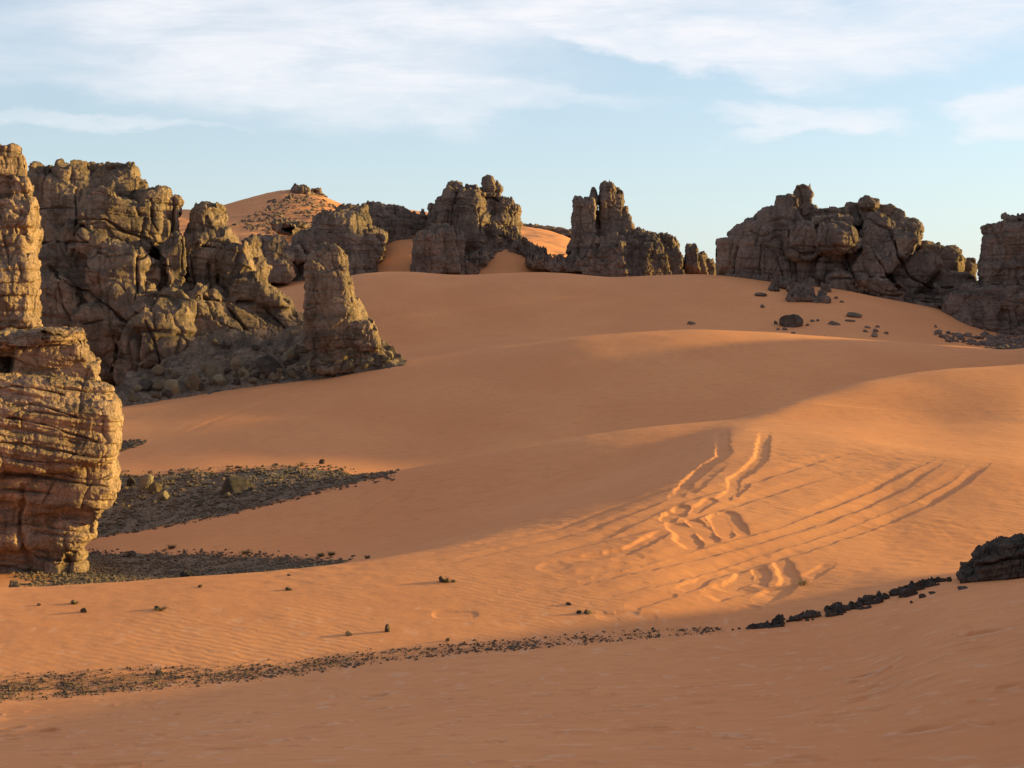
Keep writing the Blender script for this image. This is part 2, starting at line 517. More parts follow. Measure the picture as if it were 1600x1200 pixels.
# an old filled-in track and a foot trail on the shaded dune behind
for pix, w, dep in (([(1135, 546), (1080, 562), (1030, 585), (975, 616), (930, 655), (905, 680)], 1.6, .035), ([(1180, 545), (1100, 566), (1050, 590), (990, 625)], .6, .02),
                    ([(500, 600), (465, 613), (430, 622), (395, 634)], .5, .04), ([(395, 634), (345, 655), (300, 672)], .5, .02), ([(520, 815), (495, 838), (470, 850)], .5, .02)):
    pts = polyline(pix, 44, 106)
    pa = np.array(pts)
    cm = (XG > pa[:, 0].min() - 4) & (XG < pa[:, 0].max() + 4) & (YG > pa[:, 1].min() - 4) & (YG < pa[:, 1].max() + 4)
    d, al, L = seg_dist(XG[cm], YG[cm], pts)
    d = d + .5 * perlin(np.stack([XG[cm], YG[cm], 0 * d], 1) * .8, 5) * w
    DZ[cm] += -dep * (1 - smooth(w * .3, w, d)) + dep * .4 * np.exp(-((d - w * 1.3) / (.4 * w)) ** 2)

ZG = ZBASE + DZ

# gravel patches as a mask on the sheet
GRAVEL = [
    ('upper', gpoly([(100, 735), (186, 742), (240, 742), (330, 735), (400, 733), (475, 731), (540, 737), (620, 739), (600, 745), (500, 770), (400, 793), (300, 816), (150, 843), (90, 850)], 57.5, 76)),
    ('lower', gpoly([(100, 866), (180, 864), (260, 866), (330, 864), (400, 866), (450, 873), (500, 874), (545, 877), (520, 885), (430, 893), (300, 904), (150, 912), (60, 917), (20, 880)], 39.5, 57)),
    ('strip', gpoly([(-60, 1060), (100, 1055), (250, 1047), (400, 1041), (560, 1024), (700, 1010), (850, 1001), (990, 990), (1130, 981), (1130, 985), (1000, 998), (800, 1015), (600, 1034), (400, 1060), (200, 1080), (0, 1096), (-60, 1100)], 24, 40)),
    ('sidepatch', gpoly([(150, 690), (230, 690), (222, 694), (190, 704), (150, 708)], 70, 95)),
]
GM = np.zeros((NY, NS))
gn = .5 * fbm(flatP / 1.3, 3, 51).reshape(NY, NS)
for nm, poly in GRAVEL:
    mgn = 1.5
    cm = (XG > poly[:, 0].min() - mgn) & (XG < poly[:, 0].max() + mgn) & (YG > poly[:, 1].min() - mgn) & (YG < poly[:, 1].max() + mgn)
    xs, ys = XG[cm], YG[cm]
    ins = inside(xs, ys, poly)
    d, _, _ = seg_dist(xs, ys, [tuple(p) for p in poly] + [tuple(poly[0])])
    sd = np.where(ins, d, -d) * (2.2 if nm == 'strip' else 1.0) - (.25 if nm == 'strip' else 0)
    GM[cm] = np.maximum(GM[cm], smooth(-.5, 1.0, sd + gn[cm] * 1.5) * (.5 if nm == 'strip' else .95))
# mounds of stony ground in the gravel hollow
hol = GRAVEL[0][1]
cmh = GM > .05
ph = np.stack([XG[cmh], YG[cmh], 0 * XG[cmh]], 1)
ZG[cmh] += GM[cmh] * np.where(YG[cmh] > 57, 1.0, .35) * (.16 * fbm(ph / 1.6, 4, 61) + .05 * fbm(ph * 1.5, 2, 67)) * np.where(YG[cmh] < 40, .25, 1)
# pale wind-sorted crescents on the near sand
pale = smooth(.35, .75, fbm(flatP * np.array([2.1, 1.5, 1]), 4, 71, .62).reshape(NY, NS)) * (YG < 34)
pale = .55 * pale
pale[nr[0]:nr[-1] + 1] = np.maximum(pale[nr[0]:nr[-1] + 1], PRIM.reshape(len(nr), NS))
STAIN = np.zeros((NY, NS))
jn = np.searchsorted(Ys, 175); jm = np.searchsorted(Ys, 360)
# darker stony scatter on the far hill
st_ = fbm(flatP.reshape(NY, NS, 3)[jn:jm].reshape(-1, 3) / 9.0, 4, 83, .6).reshape(jm - jn, NS)
pxs = XG[jn:jm] / YG[jn:jm] * F + 800
STAIN[jn:jm] = smooth(.0, .5, st_ - .35 + .5 * np.exp(-((pxs - 455) / 45.0) ** 2) * (YG[jn:jm] > 225)) * smooth(185, 215, YG[jn:jm])

idx = np.arange(NY * NS).reshape(NY, NS)
quads = np.stack([idx[:-1, :-1], idx[:-1, 1:], idx[1:, 1:], idx[1:, :-1]], 2).reshape(-1, 4)

sand, nt, bs = material('sand')
tc = nt.node('ShaderNodeNewGeometry').outputs['Position']
ga = nt.node('ShaderNodeAttribute', attribute_name='gravel').outputs['Fac']
pa_ = nt.node('ShaderNodeAttribute', attribute_name='pale').outputs['Fac']
sa_ = nt.node('ShaderNodeAttribute', attribute_name='stain').outputs['Fac']
n1 = nt.noise(tc, .12, 4, .6)
n2 = nt.noise(nt.mapping(tc, (1, 1.9, 1)), 1.6, 5, .65)
n3 = nt.noise(tc, 40.0, 2, .7)
c = nt.mix(nt.ss(n1, .35, .68), (.625, .25, .108), (.665, .278, .122))
c = nt.mix(nt.m('MULTIPLY', nt.ss(n2, .46, .76), .5), c, (.45, .19, .085))
c = nt.mix(nt.m('MULTIPLY', nt.ss(n3, .45, .8), .28), c, (.42, .195, .10))
c = nt.mix(nt.m('MULTIPLY', pa_, .5), c, (.70, .42, .28))
c = nt.mix(nt.m('MULTIPLY', sa_, .55), c, (.16, .115, .09))
g1 = nt.noise(tc, 9.0, 5, .8)
g2 = nt.node('ShaderNodeTexVoronoi', {'Scale': 7.0})
nt.put(g2.inputs['Vector'], tc)
gc = nt.mix(nt.ss(g1, .32, .7), (.15, .108, .08), (.29, .2, .138))
gc = nt.mix(nt.m('MULTIPLY', nt.ss(g2.outputs['Distance'], .25, .7), .5), gc, (.075, .055, .042))
gfac = nt.ss(nt.m('ADD', ga, nt.m('MULTIPLY', nt.m('SUBTRACT', n3, .5), .9)), .3, .75)
c = nt.mix(gfac, c, gc)
nt.put(bs.inputs['Base Color'], c)
# wind ripples and grain
wv = nt.node('ShaderNodeTexWave', {'Scale': 1.4, 'Distortion': 5.0, 'Detail': 3.0, 'Detail Scale': 1.2}, wave_type='BANDS', bands_direction='Y')
nt.put(wv.inputs['Vector'], nt.mapping(tc, (1, 1, 1), (0, 0, math.radians(24))))
rip = nt.m('MULTIPLY', wv.outputs['Fac'], nt.m('MULTIPLY', .0065, nt.ss(n1, .42, .64)))
hgt = nt.m('ADD', rip, nt.m('MULTIPLY', n2, .026))
hgt = nt.m('ADD', hgt, nt.m('MULTIPLY', n3, .004))
hgt = nt.m('ADD', hgt, nt.m('MULTIPLY', nt.m('MULTIPLY', gfac, g2.outputs['Distance']), -.10))
bp = nt.node('ShaderNodeBump', {'Strength': .7, 'Distance': 1.0, 'Height': hgt})
nt.put(bs.inputs['Normal'], bp.outputs[0])

me = new_mesh('desert_sand', np.stack([XG, YG, ZG], 2).reshape(-1, 3), quads, sand)
for nm, arr in (('gravel', GM), ('pale', pale), ('stain', STAIN)):
    at_ = me.attributes.new(nm, 'FLOAT', 'POINT')
    at_.data.foreach_set('value', arr.ravel().astype(np.float32))
tag(link('desert_sand', me), kind='structure')
# ------------------------------------------------------------------ rock: signed distance blocks -> surface net -> weathering
def surface_net(f, org, vx):
    nx, ny, nz = f.shape
    sg = f < 0
    cnt = np.zeros((nx - 1, ny - 1, nz - 1), np.int8)
    for dx in (0, 1):
        for dy in (0, 1):
            for dz in (0, 1):
                cnt += sg[dx:nx - 1 + dx, dy:ny - 1 + dy, dz:nz - 1 + dz]
    act = (cnt > 0) & (cnt < 8)
    ii = np.argwhere(act)
    vid = np.full(act.shape, -1, np.int64)
    vid[act] = np.arange(len(ii))
    acc = np.zeros((len(ii), 3)); num = np.zeros(len(ii))
    for ax in range(3):
        o1, o2 = [a for a in range(3) if a != ax]
        for a in (0, 1):
            for b in (0, 1):
                p0 = ii.copy(); p0[:, o1] += a; p0[:, o2] += b
                p1 = p0.copy(); p1[:, ax] += 1
                f0 = f[p0[:, 0], p0[:, 1], p0[:, 2]]; f1 = f[p1[:, 0], p1[:, 1], p1[:, 2]]
                cr = (f0 < 0) != (f1 < 0)
                t = np.where(cr, f0 / np.where(cr, f0 - f1, 1), 0)
                q = p0.astype(float); q[:, ax] += t
                acc[cr] += q[cr]; num[cr] += 1
    verts = acc / num[:, None] * vx + org
    quads = []
    for ax in range(3):
        o1, o2 = (ax + 1) % 3, (ax + 2) % 3
        sl0 = [slice(None)] * 3; sl1 = [slice(None)] * 3
        sl0[ax] = slice(0, f.shape[ax] - 1); sl1[ax] = slice(1, f.shape[ax])
        for o in (o1, o2):
            sl0[o] = slice(1, f.shape[o] - 1); sl1[o] = slice(1, f.shape[o] - 1)
        a, b = sg[tuple(sl0)], sg[tuple(sl1)]
        for flip in (0, 1):
            e = np.argwhere((a & ~b) if not flip else (~a & b))
            if not len(e):
                continue
            e[:, o1] += 1; e[:, o2] += 1
            c = []
            for (u, v) in ((-1, -1), (0, -1), (0, 0), (-1, 0)):
                g = e.copy(); g[:, o1] += u; g[:, o2] += v
                c.append(vid[g[:, 0], g[:, 1], g[:, 2]])
            q = np.stack(c if not flip else c[::-1], 1)
            quads.append(q)
    return verts, np.concatenate(quads)


def subdivide(v, q):
    n = len(v)
    e = np.stack([q, np.roll(q, -1, 1)], 2).reshape(-1, 2)
    es = np.sort(e, 1)
    key = es[:, 0] * n + es[:, 1]
    uk, inv = np.unique(key, return_inverse=True)
    mid = (v[uk // n] + v[uk % n]) / 2
    cen = v[q].mean(1)
    inv = inv.reshape(-1, 4) + n
    ci = np.arange(len(q)) + n + len(uk)
    out = [np.stack([q[:, k], inv[:, k], ci, inv[:, k - 1]], 1) for k in range(4)]
    return np.concatenate([v, mid, cen]), np.concatenate(out)


def vnormals(v, q):
    fn = np.cross(v[q[:, 2]] - v[q[:, 0]], v[q[:, 3]] - v[q[:, 1]])
    nn = np.zeros_like(v)
    for k in range(4):
        for a in range(3):
            nn[:, a] += np.bincount(q[:, k], fn[:, a], minlength=len(v))
    return nn / (np.linalg.norm(nn, axis=1, keepdims=True) + 1e-9)


def laplace(v, q, w=.5):
    s = np.zeros_like(v); c = np.zeros(len(v))
    for k in range(4):
        a, b = q[:, k], q[:, (k + 1) % 4]
        for ax in range(3):
            s[:, ax] += np.bincount(a, v[b, ax], minlength=len(v)) + np.bincount(b, v[a, ax], minlength=len(v))
        c += np.bincount(a, minlength=len(v)) + np.bincount(b, minlength=len(v))
    return v * (1 - w) + w * s / c[:, None]


def joints(v, zt, s1, s3, th, seed, dw):
    zl = zt / s3 + .45 * noise1(zt / (s3 * 1.9), seed)
    L = np.floor(zl).astype(np.int64)
    fz = zl - L
    o = np.zeros_like(L)
    off = (_hash(L, o, o, seed + 7) & 1023) / 1023.0
    c, s = math.cos(th), math.sin(th)
    u = (v[:, 0] * c + v[:, 1] * s) / s1 + off + .14 * dw[:, 0]
    w = (-v[:, 0] * s + v[:, 1] * c) / s1 + off * 1.7 + .14 * dw[:, 1]
    iu, iw = np.floor(u).astype(np.int64), np.floor(w).astype(np.int64)
    fu, fw = u - iu, w - iw
    val = (_hash(iu, iw, L, seed) & 1023) / 511.5 - 1
    ev = np.minimum(np.minimum(fu, 1 - fu), np.minimum(fw, 1 - fw)) * s1
    ez = np.minimum(fz, 1 - fz) * s3
    return val, ev, ez


def weather(v, q, bs, sub=1, cell=(1.0, 1.0, 1.0), crack=.10, strata=.06, rough=1.0, tilt=(0, 0), seed=0, warp=.09, crag=.10, cracks=()):
    """bs: size in metres of a typical block of this rock"""
    v = v.astype(np.float64)
    w = np.stack([fbm(v / (bs * .9) + 31 * k, 3, seed + 3 * k) for k in range(3)], 1)
    v = v + w * np.array([warp, warp, warp * .6]) * bs
    for _ in range(sub):
        v, q = subdivide(v, q)
    v = laplace(v, q, .3)
    nrm = vnormals(v, q)
    dw = np.stack([fbm(v / (bs * .8) + 7 * k, 2, seed + 50 + k) for k in range(3)], 1)
    zt = v[:, 2] + tilt[0] * v[:, 0] + tilt[1] * v[:, 1] + .10 * bs * perlin(v / (bs * 2.2), seed + 9)
    cellv = np.array(cell)
    # straight joints and bedding planes that split the rock into blocks, at two sizes
    d = 0
    for lev, (sz, amp, cr) in enumerate(((1.0, .045, 1.1), (.40, .016, .45))):
        s1, s3 = bs * sz * cell[0], bs * sz * .75 * cell[2]
        val, ev, ez = joints(v, zt, s1, s3, .35 + seed * .61 + lev * .5, seed + 3 + lev, dw)
        open_ = smooth(.28, -.12, perlin(v / (bs * 1.5 * sz + .2), seed + 5 + lev))
        cw = .032 * bs * (1 if lev == 0 else .6)
        d = d + val * amp * bs * rough - crack * cr * bs * open_ * np.maximum(np.exp(-ev / cw), np.exp(-ez / cw) * smooth(.05, .3, perlin(v / np.array([bs * 1.6, bs * 1.6, bs * .4]), seed + 8)))
    f1, f2, cv = worley(v / bs / cellv * 1.25 + dw * .16, seed + 1)
    d = d + cv * .045 * bs * rough - crack * .8 * bs * np.exp(-((f2 - f1) / .055)) * smooth(.15, -.25, perlin(v / (bs * 1.8), seed + 15))
    # bedding: soft layers weathered back, hard layers proud, a few open bedding planes
    gate = smooth(-.35, .25, perlin(v / np.array([bs * 2, bs * 2, bs * .8]), seed + 12))
    bed = noise1(zt / (bs * .17), seed + 21) * .7 + noise1(zt / (bs * .065), seed + 22) * .5
    fr = zt / (bs * .42) + .5 * noise1(zt / bs, seed + 25)
    fr = np.abs(fr - np.round(fr))
    d = d + strata * bs * (bed * (.25 + .75 * gate) - 1.8 * np.exp(-(fr / .055) ** 1.0) * smooth(-.1, .3, perlin(v / np.array([bs * 1.4, bs * 1.4, bs * .5]), seed + 13)))
    # knobs, pits and grain
    d = d + rough * bs * (.017 * fbm(v / (bs * .34), 4, seed + 30, .55) + .012 * fbm(v / (bs * .12), 3, seed + 40, .62, True))
    pit = smooth(.25, .45, perlin(v / (bs * .15), seed + 44)) * smooth(.0, .35, perlin(v / (bs * 1.3), seed + 45))
    d = d - pit * .04 * bs * rough
    v = v + nrm * d[:, None]
    # fissures seen on this face, cut into the rock
    if len(cracks):
        yv = np.maximum(v[:, 1], 1)
        sx, tz = v[:, 0] / yv, v[:, 2] / yv
        wx, wz = .0022 * perlin(v / (bs * .5), seed + 80), .0022 * perlin(v / (bs * .5), seed + 81)
        for pl, wpx, dep in cracks:
            pts = [tuple(float(q) for q in ray(*p_)) for p_ in pl]
            dd, al, L = seg_dist(sx + wx, tz + wz, pts)
            w_ = wpx / F * (.65 + .5 * noise1(al * F / 14.0, int(pl[0][0])))
            v = v - nrm * (dep * np.exp(-(dd / np.maximum(w_, .3 / F)) ** 2) * (nrm[:, 1] < .35))[:, None]
    # broken tops
    up = smooth(.15, .8, nrm[:, 2])
    f1, f2, cv = worley(v * np.array([1, 1, .35]) / (bs * .42) + dw * .4, seed + 70)
    v[:, 2] += crag * bs * up * (cv * .9 + .7 * fbm(v / (bs * .3), 3, seed + 60))
    return v, q


def sdf_blocks(blocks, vx, k, seed=0, ncut=5):
    """blocks: (column, row, half width px, half height px, distance m, half depth m, tilt deg clockwise, roundness)"""
    r = np.random.default_rng(seed)
    pr = []
    for b in blocks:
        cx, cy, hw, hh, Y, hd = b[:6]
        if Y is None:                                 # stands on the sand
            Y = next(p_ for p_ in (hit(cx, cy + hh * .8 + q_, 100, 360) for q_ in range(0, 60, 3)) if p_ is not None)[1] + hd * .4
        tilt = b[6] if len(b) > 6 else 0
        rd = b[7] if len(b) > 7 else .35
        c = at(cx, cy, Y)
        h = np.array([hw * Y / F, hd, hh * Y / F])
        pr.append((c, h, math.radians(tilt), rd, b[8] if len(b) > 8 else 0))
    lo = np.min([c - np.linalg.norm(h) for c, h, _, _, _ in pr], 0)
    hi = np.max([c + np.linalg.norm(h) for c, h, _, _, _ in pr], 0)
    lo = np.array([min((c[a] - (h[a] if not t else max(h[0], h[2]) + .2)) for c, h, t, _, _ in pr) for a in range(3)]) - 4 * vx
    hi = np.array([max((c[a] + (h[a] if not t else max(h[0], h[2]) + .2)) for c, h, t, _, _ in pr) for a in range(3)]) + 4 * vx
    n = np.ceil((hi - lo) / vx).astype(int) + 1
    f = np.full(n, 5.0, np.float32)
    for c, h, t, rd, tp in pr:
        R = np.linalg.norm([h[0], h[2]]) + k * 2 + 3 * vx if t else None
        ext = np.array([R, h[1] + 2 * k + 3 * vx, R]) if t else h + 2 * k + 3 * vx
        a = np.maximum(0, np.floor((c - ext - lo) / vx).astype(int)); b = np.minimum(n, np.ceil((c + ext - lo) / vx).astype(int) + 1)
        g = [np.arange(a[i], b[i]) * vx + lo[i] - c[i] for i in range(3)]
        X, Yy, Z = np.meshgrid(*g, indexing='ij')
        ct, stt = math.cos(t), math.sin(t)
        x = X * ct - Z * stt
        z = X * stt + Z * ct
        yaw = math.atan2(c[0], c[1]) + r.uniform(-.12, .12)       # faces turned to the viewpoint the outline was measured from
        x, y = x * math.cos(yaw) - Yy * math.sin(yaw), x * math.sin(yaw) + Yy * math.cos(yaw)
        if tp:                                        # narrower towards the top
            wz = 1 - tp * np.clip((z / h[2] + 1) / 2, 0, 1.1)
            wz = np.maximum(wz, .08)
            x = x / wz
            y = y / np.maximum(1 - .6 * tp * np.clip((z / h[2] + 1) / 2, 0, 1.1), .1)
        rr = rd * h.min() if rd <= .6 else .6 * h.min()
        if rd > .6:                                   # ovoid
            qn = np.sqrt((x / h[0]) ** 2 + (y / h[1]) ** 2 + (z / h[2]) ** 2)
            q4 = (np.abs(x / h[0]) ** 3.5 + np.abs(y / h[1]) ** 3.5 + np.abs(z / h[2]) ** 3.5) ** (1 / 3.5)
            dd = (.45 * qn + .55 * q4 * 1.04 - 1) * h.min()
        else:
            qx, qy, qz = np.abs(x) - h[0] + rr, np.abs(y) - h[1] + rr, np.abs(z) - h[2] + rr
            dd = np.sqrt(np.maximum(qx, 0) ** 2 + np.maximum(qy, 0) ** 2 + np.maximum(qz, 0) ** 2) + np.minimum(np.maximum(qx, np.maximum(qy, qz)), 0) - rr
        for _ in range(ncut):
            nv = r.normal(size=3) * np.array([1, 1, .55]); nv /= np.linalg.norm(nv)
            sup = np.abs(nv * h).sum()
            dd = np.maximum(dd, nv[0] * x + nv[1] * y + nv[2] * z - sup * r.uniform(.60, .88))
        sl = tuple(slice(a[i], b[i]) for i in range(3))
        o = f[sl]
        hh_ = np.maximum(k - np.abs(o - dd), 0) / k
        f[sl] = np.minimum(o, dd) - hh_ * hh_ * k * .25
    return f, lo


ROCKS = {}


def rock(name, label, cat, blocks, px, Y, bs, mat, seed, group=None, parent=None, k=.04, ncut=6, sub=1, **kw):
    vx = px * Y / F
    f, lo = sdf_blocks(blocks, vx, k * bs, seed, ncut)
    v, q = surface_net(f, lo, vx)
    v, q = weather(v, q, bs, sub=sub, seed=seed, **kw)
    base = np.array([(v[:, 0].min() + v[:, 0].max()) / 2, (v[:, 1].min() + v[:, 1].max()) / 2, np.percentile(v[:, 2], 2)])
    if parent is not None:
        base = np.array(parent.location)
    me = new_mesh(name, v - base, q, mat)
    o = link(name, me, base if parent is None else (0, 0, 0), parent)
    if parent is None:
        tag(o, label, cat, group)
    ROCKS.setdefault(name, []).append(v)
    return o


def rock_material(name, light, mid, dark, varnish, vamt, bscale, stain=(.30, .17, .075), stain_amt=.4):
    mt, nt, bs = material(name)
    geo = nt.node('ShaderNodeNewGeometry')
    P = geo.outputs['Position']
    Pw = nt.node('ShaderNodeVectorMath', operation='ADD')
    nw = nt.node('ShaderNodeTexNoise', {'Scale': .25 / bscale, 'Detail': 3.0})
    nt.put(nw.inputs['Vector'], P)
    sc_ = nt.node('ShaderNodeVectorMath', {1: (1.6 * bscale,) * 3}, operation='MULTIPLY')
    nt.put(sc_.inputs[0], nw.outputs['Color'])
    nt.put(Pw.inputs[0], P); nt.put(Pw.inputs[1], sc_.outputs[0])
    Pw = Pw.outputs[0]
    a = nt.noise(P, .35 / bscale, 5, .62)
    beds = nt.noise(nt.mapping(Pw, (.12, .12, 1.0)), 1.3 / bscale, 5, .6)
    fine = nt.noise(P, 5.0 / bscale, 5, .72)
    spk = nt.noise(P, 16.0 / bscale, 3, .7)
    streak = nt.noise(nt.mapping(Pw, (1.0, 1.0, .16)), 1.1 / bscale, 5, .65)
    c = nt.mix(nt.ss(a, .34, .66), mid, light)
    c = nt.mix(nt.m('MULTIPLY', nt.ss(beds, .48, .70), .7), c, dark)
    c = nt.mix(nt.m('MULTIPLY', nt.ss(fine, .46, .74), .65), c, dark)
    ora = nt.ss(nt.noise(P, .55 / bscale, 3, .6), .55, .70)
    c = nt.mix(nt.m('MULTIPLY', ora, stain_amt), c, stain)
    # desert varnish: a dark skin in patches and runs, thickest where rain and dust settle on upward faces
    up = nt.node('ShaderNodeSeparateXYZ'); nt.put(up.inputs[0], geo.outputs['Normal'])
    vm = nt.m('ADD', nt.ss(streak, .42, .66), nt.m('MULTIPLY', nt.ss(up.outputs[2], .1, .8), .55))
    vm = nt.m('MULTIPLY', vm, vamt, clamp=True)
    c = nt.mix(vm, c, varnish)
    c = nt.mix(nt.m('MULTIPLY', nt.ss(spk, .52, .78), .45), c, tuple(x * .45 for x in dark))
    c = nt.mix(nt.m('MULTIPLY', nt.ss(spk, .48, .25), .30), c, tuple(min(1, x * 1.5) for x in light))
    nt.put(bs.inputs['Base Color'], c)
    h = nt.m('ADD', nt.m('MULTIPLY', fine, .12 * bscale), nt.m('MULTIPLY', spk, .06 * bscale))
    h = nt.m('ADD', h, nt.m('MULTIPLY', beds, .18 * bscale))
    vo = nt.node('ShaderNodeTexVoronoi', {'Scale': 3.2 / bscale}, feature='DISTANCE_TO_EDGE')
    nt.put(vo.inputs['Vector'], Pw)
    h = nt.m('ADD', h, nt.m('MULTIPLY', nt.ss(vo.outputs['Distance'], 0, .06), .05 * bscale))
    bp = nt.node('ShaderNodeBump', {'Strength': .8, 'Distance': 1.0, 'Height': h})
    nt.put(bs.inputs['Normal'], bp.outputs[0])
    return mt


M_NEAR = rock_material('tan_sandstone', (.50, .325, .23), (.34, .218, .152), (.12, .08, .055), (.066, .05, .04), .5, .8)
M_CLIFF = rock_material('cliff_sandstone', (.39, .263, .19), (.265, .18, .132), (.11, .079, .061), (.064, .052, .044), .6, 1.6)
M_FAR = rock_material('brown_sandstone', (.34, .233, .184), (.24, .166, .134), (.125, .092, .078), (.078, .063, .056), .55, 1.8, (.26, .155, .085), .3)
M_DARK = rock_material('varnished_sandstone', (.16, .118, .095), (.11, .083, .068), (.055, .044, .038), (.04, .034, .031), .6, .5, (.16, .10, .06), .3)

pillar = rock('mushroom_rock', 'tall undercut tan sandstone pillar at the left edge, narrow foot and sunlit right flank', 'rock pillar', [
    (70, 572, 62, 40, 46.5, 2.0, 0, .4), (104, 582, 40, 36, 46.3, 1.6, 34, .5),
    (55, 622, 104, 40, 46.2, 2.6, 8, .5), (52, 668, 126, 56, 46.2, 2.9, 2, .55), (136, 660, 44, 44, 46.3, 2.2, 0, .65),
    (148, 720, 37, 66, 46.6, 1.9, 4, .55), (142, 748, 28, 58, 46.7, 1.7, 18, .5), (58, 745, 112, 46, 46.9, 2.5, 0, .5), (116, 798, 28, 50, 46.9, 1.6, 22, .5),
    (58, 800, 86, 48, 47.2, 2.1, 0, .5), (103, 850, 22, 56, 47.2, 1.4, 10, .5), (90, 812, 10, 66, 46.2, .7, -4, .4), (66, 830, 12, 60, 46.4, .8, 3, .4), (58, 868, 68, 48, 47.4, 2.0, 0, .4), (15, 860, 50, 70, 47.0, 1.5, 0, .5),
    (58, 910, 78, 14, 47.4, 2.2, 0, .4), (-60, 700, 90, 170, 48, 3.2, 0, .4), (-85, 860, 90, 90, 48, 3.0, 0, .4)],
    1.9, 46.5, 1.9, M_NEAR, 5, ncut=3, k=.07, cell=(1.5, 1.5, .7), crack=.055, strata=.06, tilt=(.18, .03), rough=.8, crag=.05, cracks=[([(36, 760), (32, 830), (44, 890)], 7, .3), ([(0, 626), (60, 632), (120, 650)], 1.8, .2), ([(10, 650), (70, 662), (150, 690)], 1.8, .2), ([(0, 605), (50, 604), (100, 618)], 1.6, .15), ([(0, 690), (70, 700), (132, 712)], 3, .2)])
rock('cap_slab', None, None, [(58, 528, 70, 10, 45.8, 2.6, 1, .35), (-25, 532, 60, 12, 45.9, 2.9, -2, .35), (20, 543, 62, 9, 46.4, 2.3, -2, .35), (95, 522, 34, 8, 45.8, 2.0, 2, .35)],
     2.0, 46.5, 1.0, M_NEAR, 8, parent=pillar, cell=(1.6, 1.6, .4), crack=.10, strata=.10, rough=.9, crag=.06)

rock('rock_tower', 'knobbly warm lit sandstone tower cut off by the left edge, behind the flat cap slab', 'rock tower', [
    (-8, 300, 48, 64, 62, 2.4, 0, .4), (0, 262, 16, 22, 62, 1.2, 8, .5), (28, 300, 18, 22, 61.6, 1.4, 20, .5), (32, 338, 25, 24, 61.4, 1.8, 0, .5), (8, 350, 42, 36, 61.8, 2.4, 0, .4),
    (18, 400, 35, 50, 61.8, 2.2, 0, .4), (16, 460, 36, 50, 61.6, 2.3, 0, .4), (30, 500, 28, 50, 61.6, 2.0, 0, .4), (5, 620, 55, 190, 62.2, 2.8, 0, .3), (-70, 610, 70, 330, 63, 3.2, 0, .3)],
    2.8, 62, 1.9, M_NEAR, 21, cell=(1, 1, 1), crack=.11, strata=.05, rough=1.1)

